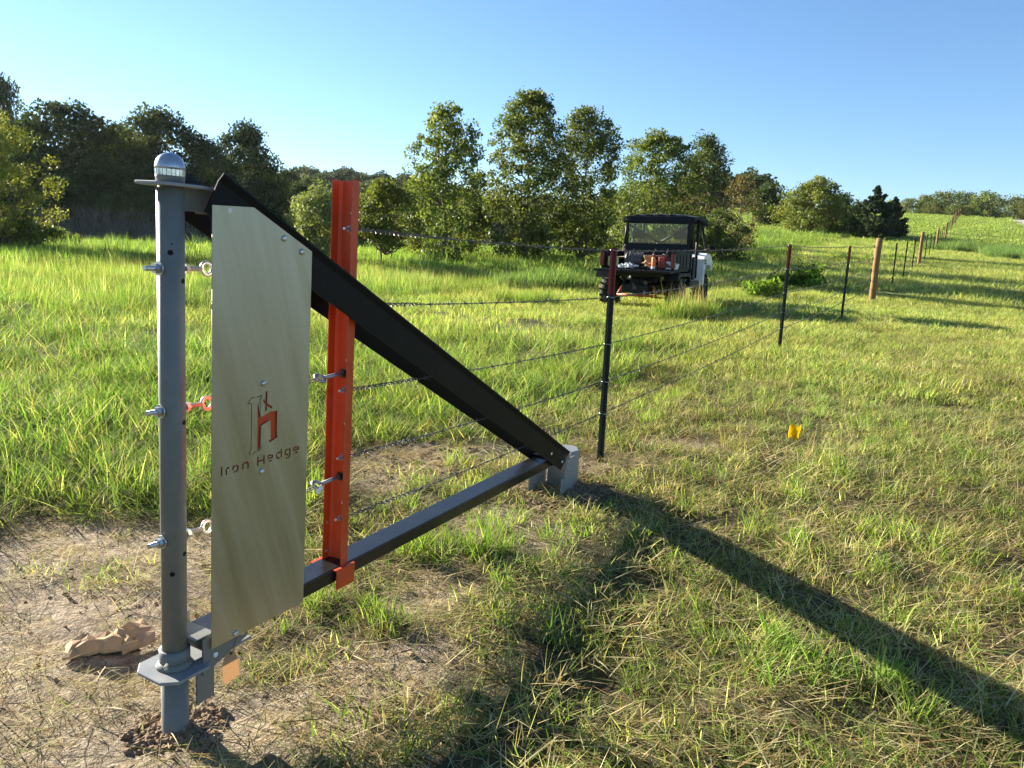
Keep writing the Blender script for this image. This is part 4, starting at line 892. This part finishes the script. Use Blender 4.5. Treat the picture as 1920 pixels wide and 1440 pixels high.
# instancing helper for plants that nobody could count
def scatter(name, pts, rot, scl, idx, protos, label, cat):
    c = bpy.data.collections.new(name+'_kinds')
    for o in protos:
        for k in list(o.users_collection): k.objects.unlink(o)
        c.objects.link(o)
    me = bpy.data.meshes.new(name); me.vertices.add(len(pts)); me.vertices.foreach_set('co', np.asarray(pts, np.float32).ravel())
    for nm, tp, fld, d in (('rot', 'FLOAT_VECTOR', 'vector', rot), ('scl', 'FLOAT_VECTOR', 'vector', scl), ('idx', 'INT', 'value', idx)):
        a = me.attributes.new(nm, tp, 'POINT'); a.data.foreach_set(fld, np.asarray(d, np.int32 if tp == 'INT' else np.float32).ravel())
    o = bpy.data.objects.new(name, me); COL.objects.link(o)
    g = bpy.data.node_groups.new(name, 'GeometryNodeTree'); g.interface.new_socket('Geometry', in_out='INPUT', socket_type='NodeSocketGeometry'); g.interface.new_socket('Geometry', in_out='OUTPUT', socket_type='NodeSocketGeometry')
    gi = g.nodes.new('NodeGroupInput'); go = g.nodes.new('NodeGroupOutput'); ip = g.nodes.new('GeometryNodeInstanceOnPoints'); ci = g.nodes.new('GeometryNodeCollectionInfo')
    ci.inputs[0].default_value = c; ci.inputs['Separate Children'].default_value = True; ci.inputs['Reset Children'].default_value = True; ip.inputs['Pick Instance'].default_value = True
    def na(nm, dt):
        n = g.nodes.new('GeometryNodeInputNamedAttribute'); n.data_type = dt; n.inputs[0].default_value = nm; return n.outputs[0]
    L = g.links.new
    L(gi.outputs[0], ip.inputs['Points']); L(ci.outputs[0], ip.inputs['Instance']); L(na('idx', 'INT'), ip.inputs['Instance Index']); L(na('scl', 'FLOAT_VECTOR'), ip.inputs['Scale'])
    er = g.nodes.new('FunctionNodeEulerToRotation'); L(na('rot', 'FLOAT_VECTOR'), er.inputs[0]); L(er.outputs[0], ip.inputs['Rotation']); L(ip.outputs[0], go.inputs[0])
    m = o.modifiers.new('scatter', 'NODES'); m.node_group = g
    tag(o, label, cat, None, 'stuff'); return o
# far wooded hillside, one mass
fp2 = []
for k in range(3):
    qq = np.random.default_rng(40+k); cs = qq.normal(size=(60, 3)); cs /= np.linalg.norm(cs, axis=1, keepdims=True); cs *= qq.uniform(.4, 1, (60, 1))**.5*np.array([3.2, 3.2, 2.6]); cs[:, 2] += 3.2
    V, F, col = leaf_cloud(qq, cs, np.full(60, 1.0), 42, .55, [[(.05, .075, .026), (.065, .09, .03)], [(.09, .115, .035), (.075, .10, .03)], [(.04, .06, .024), (.055, .075, .03)]][k], .1)
    fp2.append(link('far_tree_kind', npmesh('far_tree', V, F, col), 'wood_leaf'))
qh = np.random.default_rng(77); n = 900
hx = qh.uniform(-190, 90, n); hy = qh.uniform(100, 290, n); keep = (hx/hy > -.75) & (hx/hy < .30) & ~((hy < 125) & (hx > -5)); hx, hy = hx[keep], hy[keep]
scatter('far_wood', np.stack([hx, hy, tz(hx, hy)-.5], -1), np.stack([hx*0, hx*0, qh.uniform(0, 6.28, len(hx))], -1), np.repeat(qh.uniform(.5, 1.25, (len(hx), 1)), 3, 1), qh.integers(0, 3, len(hx)), fp2, 'wooded hillside far behind the meadow', 'woodland')

# ------------------------------------------------------------------ grass
STRAW = np.array([(.52, .43, .22), (.44, .34, .16), (.60, .52, .31), (.33, .22, .10)])
YG = np.array([(.33, .37, .10), (.40, .41, .14), (.26, .32, .075), (.47, .46, .20)])
GR = np.array([(.135, .225, .035), (.165, .26, .045), (.105, .18, .032), (.205, .29, .06)])
BG = np.array([(.14, .20, .075), (.18, .23, .095), (.10, .16, .06)])
def blades(q, n, rad, h, wd, th0, th1, pals, wts, S=3, flat=False, zoff=0.):
    """bent strips; th0/th1 lean at root and extra lean at tip"""
    a = q.uniform(0, 6.28, n); rr = rad*np.sqrt(q.uniform(0, 1, n)); base = np.stack([rr*np.cos(a), rr*np.sin(a), np.full(n, zoff)], -1)
    az = q.uniform(0, 6.28, n); H = q.uniform(h[0], h[1], n); W = q.uniform(wd[0], wd[1], n); t0 = q.uniform(th0[0], th0[1], n); t1 = q.uniform(th1[0], th1[1], n)
    d = np.stack([np.cos(az), np.sin(az), np.zeros(n)], -1); tw = q.uniform(-.6, .6, n)
    s = np.stack([-np.sin(az+tw), np.cos(az+tw), np.zeros(n)], -1)
    if flat: base[:, 2] += q.uniform(.002, .03, n)
    V = np.zeros((n, S+1, 2, 3)); p = base.copy()
    for i in range(S+1):
        t = i/S; wv = W*(1-t**1.6*.93)*(.75+.6*t*(1-t)*2)
        V[:, i, 0] = p-s*(wv/2)[:, None]; V[:, i, 1] = p+s*(wv/2)[:, None]
        th = t0+t1*(t+.5/S); p = p + (d*np.sin(th)[:, None] + np.array([0, 0, 1])*np.cos(th)[:, None])*(H/S)[:, None]
        p[:, 2] = np.maximum(p[:, 2], .003)
    I = np.arange(n*(S+1)*2).reshape(n, S+1, 2)
    F = np.stack([I[:, :-1, 0], I[:, :-1, 1], I[:, 1:, 1], I[:, 1:, 0]], -1).reshape(-1, 4)
    which = q.choice(len(pals), n, p=np.array(wts)/sum(wts)); col = np.array([pals[k][q.integers(0, len(pals[k]))] for k in which])*q.uniform(.75, 1.25, (n, 1))
    cc = np.repeat(col[:, None, :], (S+1)*2, 1).reshape(-1, 3)
    return V.reshape(-1, 3), F, cc
def join(parts):
    V, F, C_, o = [], [], [], 0
    for v, f, c in parts: V.append(v); F.append(f+o); C_.append(c); o += len(v)
    return np.vstack(V), np.vstack(F), np.vstack(C_)
def proto(name, parts):
    V, F, c = join(parts); return link(name, npmesh(name, V, F, c), 'grass')
qg = np.random.default_rng(101)
P_ = []          # prototypes
IDX = {}
def reg(key, parts_list):
    IDX[key] = []
    for p in parts_list: IDX[key].append(len(P_)); P_.append(proto('k%02d_%s' % (len(P_), key), p))
# near kinds
reg('litter', [[blades(qg, 34, .13, (.05, .16), (.0022, .0048), (1.15, 1.62), (-.25, .35), [STRAW, YG], [.85, .15], 3, True)] for _ in range(4)])
reg('mown', [[blades(qg, 24, .10, (.03, .085), (.0026, .0052), (.05, .85), (.1, .9), [YG, STRAW, GR], [.45, .3, .25], 3), blades(qg, 24, .12, (.05, .15), (.0026, .005), (1.0, 1.55), (-.2, .5), [STRAW, YG, GR], [.6, .28, .12], 3, True)] for _ in range(5)])
reg('tuft', [[blades(qg, 34, .055, (.07, .17), (.003, .0062), (.02, .6), (.2, 1.1), [GR, YG], [.65, .35], 4), blades(qg, 8, .09, (.06, .16), (.0025, .0045), (1.0, 1.5), (-.2, .5), [STRAW], [1], 3, True)] for _ in range(4)])
reg('stalk', [[blades(qg, 9, .07, (.10, .22), (.0018, .003), (.0, .35), (.0, .4), [STRAW], [1], 3)] for _ in range(2)])
# middle kinds: longer, laid-over grass
reg('lush', [[blades(qg, 80, .17, (.10, .31), (.004, .0078), (.05, .95), (.3, 1.7), [GR, YG, BG], [.62, .22, .16], 4), blades(qg, 14, .16, (.14, .34), (.003, .006), (.6, 1.3), (.0, .5), [STRAW], [1], 3)] for _ in range(4)])
reg('laid', [[blades(qg, 70, .18, (.14, .34), (.004, .0085), (.75, 1.4), (-.1, .6), [GR, YG, STRAW], [.45, .35, .2], 4)] for _ in range(3)])
reg('meadow', [[blades(qg, 95, .26, (.18, .42), (.0045, .0085), (.0, .45), (.15, .95), [GR, YG, STRAW], [.72, .24, .04], 4), blades(qg, 7, .26, (.4, .62), (.003, .005), (0, .25), (0, .5), [STRAW], [1], 4)] for _ in range(4)])
reg('mownfar', [[blades(qg, 90, .30, (.04, .11), (.005, .0095), (.05, .8), (.1, .9), [YG, STRAW, GR], [.56, .20, .24], 2)] for _ in range(4)])
reg('lushfar', [[blades(qg, 95, .42, (.14, .34), (.012, .022), (.05, .7), (.2, 1.1), [GR, YG, BG], [.5, .4, .1], 3)] for _ in range(4)])
reg('meadowfar', [[blades(qg, 120, .55, (.2, .48), (.012, .022), (.0, .45), (.15, .9), [GR, YG, STRAW], [.7, .26, .04], 3)] for _ in range(4)])
reg('bluefar', [[blades(qg, 110, .5, (.3, .7), (.014, .026), (.0, .4), (.15, .9), [BG, GR], [.8, .2], 3)] for _ in range(3)])
reg('distant', [[blades(qg, 120, 1.1, (.06, .20), (.03, .06), (.05, .6), (.2, 1.0), [GR, YG, BG], [.35, .45, .2], 2)] for _ in range(3)])
def weed(q):
    ps = []
    for k in range(16):
        a = q.uniform(0, 6.28); h = q.uniform(.05, .34); n = 9
        c = np.stack([np.cos(a)*q.uniform(.0, .12, n), np.sin(a)*q.uniform(.0, .12, n), q.uniform(.4, 1, n)*h], -1)+q.normal(size=(n, 3))*.03; c[:, 2] = np.abs(c[:, 2])+.01
        Nn = q.normal(size=(n, 3))+np.array([0, 0, 1.2]); Nn /= np.linalg.norm(Nn, axis=1, keepdims=True); T = q.normal(size=(n, 3)); s = q.uniform(.02, .05, n)
        V, F = quads(c, Nn, T, s*.45, s); ps.append((V, F, np.repeat(GR[q.integers(0, 4, n)]*.8, 4, 0)))
    return ps
reg('weed', [weed(qg) for _ in range(3)])
PTS, ROT, SCL, IX = [], [], [], []
def add(x, y, key, smin, smax, tilt=.12, sz=None):
    n = len(x)
    if n == 0: return
    PTS.append(np.stack([x, y, tz(x, y)-.004], -1)); ROT.append(np.stack([qg.normal(0, tilt, n), qg.normal(0, tilt, n), qg.uniform(0, 6.28, n)], -1))
    s = qg.uniform(smin, smax, n)*(.62+.72*fbm(x*1.1, y*1.1, 61)); zz = s if sz is None else s*sz
    SCL.append(np.stack([s, s, zz], -1)); IX.append(np.array(IDX[key])[qg.integers(0, len(IDX[key]), n)])
def ring(r0, r1, dens, half=.83, extra=1.0):
    """uniform points in the wedge in front of the camera and a little beyond its sides"""
    area = .5*(r1**2-r0**2)*2*half; n = int(area*dens); r = np.sqrt(qg.uniform(r0**2, r1**2, n)); a = qg.uniform(-half, half, n)
    return r*np.sin(a), r*np.cos(a)
def clear(x, y):            # keep the spots where steel stands free
    k = np.ones(len(x), bool)
    for (u, rr) in ((0, .07), (2.33, .11)):
        p = DW(u, 0, 0); k &= np.hypot(x-p.x, y-p.y) > rr
    k &= np.hypot((x+1.238), (y-2.235)) > .13
    return k
def split(x, y, cond): return x[cond], y[cond]
def big(x, y, s=71, f=.8): return fbm(x*f, y*f, s)
# 1. near ground, out to 7.5 m
x, y = ring(1.0, 7.5, 135); v = vlat(x, y); d = dirtmask(x, y); g = big(x, y); k = clear(x, y) & (qg.uniform(0, 1, len(x)) > d*1.06); x, y, v, g, d = x[k], y[k], v[k], g[k], d[k]
tall = sstep(.15, 1.6, v)*(sstep(2.6, 3.6, y+.45*np.maximum(0, v-1))); u = qg.uniform(0, 1, len(x))
tall = np.clip(tall*1.25+(fbm(x*2.1, y*2.1, 91)-.5)*.9*(tall > .02)*(tall < .98), 0, 1); pick = qg.uniform(0, 1, len(x)) < tall*tall; near_right = ~pick
add(*split(x, y, near_right & (u < .66)), 'mown', .75, 1.25)
gg = sstep(.42, .62, g)
add(*split(x, y, near_right & (u > .66) & (u < .66+.015+.10*gg)), 'tuft', .6, 1.1)
add(*split(x, y, near_right & (u > .78) & (u < .97)), 'litter', .8, 1.4, .06)
add(*split(x, y, near_right & (u > .975)), 'stalk', .7, 1.1)
L1 = pick
hi = tall > .85; add(*split(x, y, L1 & hi & (u < .26)), 'lush', .55, 1.0); add(*split(x, y, L1 & ~hi & (u < .22)), 'lush', .3, .6); add(*split(x, y, L1 & (u > .22) & (u < .42)), 'laid', .6, 1.1); add(*split(x, y, L1 & (u > .42) & (u < .55)), 'tuft', .9, 1.6); add(*split(x, y, L1 & (u > .55) & (u < .62)), 'litter', .9, 1.6)

# dry litter thinly over the bare soil
x, y = ring(1.0, 7.0, 105); d = dirtmask(x, y); k = clear(x, y) & (d > .1) & (qg.uniform(0, 1, len(x)) < .8); add(x[k], y[k], 'litter', .45, 1.15, .05)
x, y = ring(1.0, 6.0, 10); d = dirtmask(x, y); k = clear(x, y) & (d > .2); add(x[k], y[k], 'mown', .5, .9)
# 2. 7.5 to 22 m
x, y = ring(7.5, 22, 34); v = vlat(x, y); g = big(x, y, 71, .5); u = qg.uniform(0, 1, len(x))
mv = sstep(.5, 1.5, v-1.2*(g-.5)); m = qg.uniform(0, 1, len(x)) > mv
lane = (v > .5) & (v < 7.5+2*(g-.5)) & (y > 9)

un = np.hypot((x-2.3)/2.6, (y-13.6)/2.2) < 1; m = m | un; c2 = ~m & lane; add(*split(x, y, c2 & (u < .34)), 'mownfar', .9, 1.3, .12, 1.4); add(*split(x, y, c2 & (u > .34) & (u < .34+.25*sstep(.45, .65, g))), 'lush', .5, .9); add(*split(x, y, c2 & (u > .80) & (u < .93)), 'laid', .8, 1.2)
add(*split(x, y, m & (u < .95)), 'mownfar', .7, 1.15); c3 = ~m & ~lane; far3 = sstep(6, 12, y)
add(*split(x, y, c3 & (u < .45*(1-far3)+.08)), 'lush', .8, 1.3); add(*split(x, y, c3 & (u > .5) & (u < .62)), 'laid', .9, 1.4); add(*split(x, y, c3 & (u > .62) & (u < .62+.22*far3)), 'meadow', .6, 1.0)
x, y = ring(7.5, 14, 75); v = vlat(x, y); k = (v < .8) | (np.hypot((x-2.3)/2.6, (y-13.6)/2.2) < 1); add(x[k], y[k], 'mown', 1.1, 1.6)
# 3. 22 to 65 m
x, y = ring(22, 65, 5.5); v = vlat(x, y); g = big(x, y, 71, .25); u = qg.uniform(0, 1, len(x))
road = (v < -7.2) & (v > -14); m = (v < .8) & ~road
blue = m & (np.hypot((x-31.5)/4.5, (y-47)/9) < 1+.5*(g-.5)*2)
add(*split(x, y, m & ~blue), 'mownfar', 1.2, 2.0, .08, 1.0); add(*split(x, y, blue), 'bluefar', .7, 1.1)
lane = (v > .8) & (v < 7+3*(g-.5)); add(*split(x, y, lane & (u < .62)), 'mownfar', 1.4, 2.0, .1, 1.4); add(*split(x, y, lane & (u > .62) & (g > .5)), 'lushfar', .6, 1.2)
mm_ = v >= 7+3*(g-.5); add(*split(x, y, mm_ & (u < .5)), 'meadowfar', .7, 1.15); add(*split(x, y, mm_ & (u > .5)), 'lushfar', .9, 1.4); add(*split(x, y, mm_ & (u > .985)), 'bluefar', .9, 1.5)
# 4. beyond
x, y = ring(65, 175, 1.1); v = vlat(x, y); road = (v < -7.2) & (v > -14); k = ~road; add(x[k], y[k], 'distant', .7, 1.3)
# clumps called out by the photograph: tall grass by the vehicle, weeds on the track, tufts under the beam
def clump(cx, cy, rx, ry, n, key, a, b, sz=None):
    t = qg.uniform(0, 6.28, n); r = np.sqrt(qg.uniform(0, 1, n)); add(cx+rx*r*np.cos(t), cy+ry*r*np.sin(t), key, a, b, .1, sz)
clump(2.75, 12.55, .32, .25, 22, 'meadow', .9, 1.25); clump(3.15, 12.9, .4, .25, 10, 'meadow', .7, 1.0); clump(2.6, 12.3, .5, .3, 14, 'lush', .9, 1.4); clump(.25, 14.6, .6, .4, 22, 'meadow', .8, 1.2); clump(.5, 18.5, 1.2, .6, 26, 'bluefar', .7, 1.0)
clump(5.2, 17.5, .5, .4, 8, 'meadow', .6, .9); clump(7.6, 21, .7, .5, 12, 'weed', 1.4, 2.4); clump(5.6, 18.0, .5, .4, 9, 'weed', 1.2, 2.0)
clump(-.25, 3.05, .30, .16, 20, 'tuft', .6, 1.25); clump(-.12, 3.2, .45, .25, 22, 'tuft', .5, 1.0); clump(-.55, 2.50, .26, .13, 13, 'tuft', .5, 1.1); clump(.9, 2.35, .5, .3, 16, 'tuft', .6, 1.2); clump(1.7, 3.2, .6, .45, 18, 'tuft', .6, 1.2)
clump(-2.2, 3.9, .5, .3, 22, 'lush', .7, 1.1); clump(-1.5, 3.5, .4, .25, 16, 'lush', .6, 1.0);  clump(3.5, 7.6, .3, .25, 10, 'lush', .45, .7)
PTS = np.vstack(PTS); print('grass clumps', len(PTS))
scatter('grass', PTS, np.vstack(ROT), np.vstack(SCL), np.concatenate(IX), P_, 'green and straw-coloured grass covering the whole field', 'grass')
# soil crumbs on the bare patches
cl = []
for k in range(4):
    b = bmesh.new(); bmesh.ops.create_icosphere(b, subdivisions=2, radius=1); qq = random.Random(k)
    ph = [qq.uniform(0, 6) for _ in range(6)]
    for v_ in b.verts: n_ = v_.co.normalized(); v_.co = n_*(1+.28*math.sin(n_.x*3+ph[0])*math.sin(n_.y*4+ph[1])+.2*math.sin(n_.z*6+ph[2]+n_.x*5)); v_.co.z *= .6
    mm = bpy.data.meshes.new('soil_crumb'); b.to_mesh(mm); b.free(); cl.append(link('k_crumb%d' % k, mm, None)); mm.materials.append(MT.setdefault('crumb', simple('soil_crumb', (.25, .175, .11), .95, 0, .3, .8, .6, 6, .1)))
x, y = ring(1.0, 6.5, 900); d = dirtmask(x, y); pat = sstep(.45, .7, fbm(x*2.2, y*2.2, 51)); near_clod = np.hypot((x+.4)/1.1, (y-4.4)/.5) < 1
k = (d > .25) & (qg.uniform(0, 1, len(x)) < .06+.55*pat*.5+.35*near_clod) & (np.hypot(x+1.238, y-2.235) > .12); x, y = x[k], y[k]; nc = near_clod[k]
hp = []
for u_, rr_, n_ in ((0, .13, 420), (2.36, .26, 900), (2.1, .2, 260)):
    c_ = DW(u_, 0, 0); t_ = qg.uniform(0, 6.28, n_); r_ = rr_*qg.uniform(.2, 1, n_); hp.append(np.stack([c_.x+r_*np.cos(t_), c_.y+r_*np.sin(t_)], -1))
hp = np.vstack(hp); x = np.concatenate([x, hp[:, 0]]); y = np.concatenate([y, hp[:, 1]]); nc = np.concatenate([nc, np.ones(len(hp), bool)])
s = qg.uniform(.25, 1, len(x))**3*np.where(nc, .016, .009)+.0016
scatter('soil_crumbs', np.stack([x, y, tz(x, y)+s*.15], -1), qg.uniform(0, 6.28, (len(x), 3))*np.array([.1, .1, 1]), np.repeat(s[:, None], 3, 1), qg.integers(0, 4, len(x)), cl, 'brown soil crumbs and clods on the bare patches', 'soil')

# ------------------------------------------------------------------ air
m_, t_, out_ = nodes('thin_haze'); pv = N(t_, 'ShaderNodeVolumePrincipled'); pv.inputs['Color'].default_value = (.86, .92, 1, 1); pv.inputs['Density'].default_value = .00007; pv.inputs['Anisotropy'].default_value = .35
t_.links.new(pv.outputs[0], out_.inputs['Volume'])
MT['haze'] = m_
zlo = float(Z.min())-1.2; zhi = 52.0
hz_ = B().box((0, 390, (zlo+zhi)/2), (1440, 1060, zhi-zlo)).done('haze', 'haze'); tag(hz_, 'thin late-afternoon haze in the air over the field', 'haze', None, 'stuff')
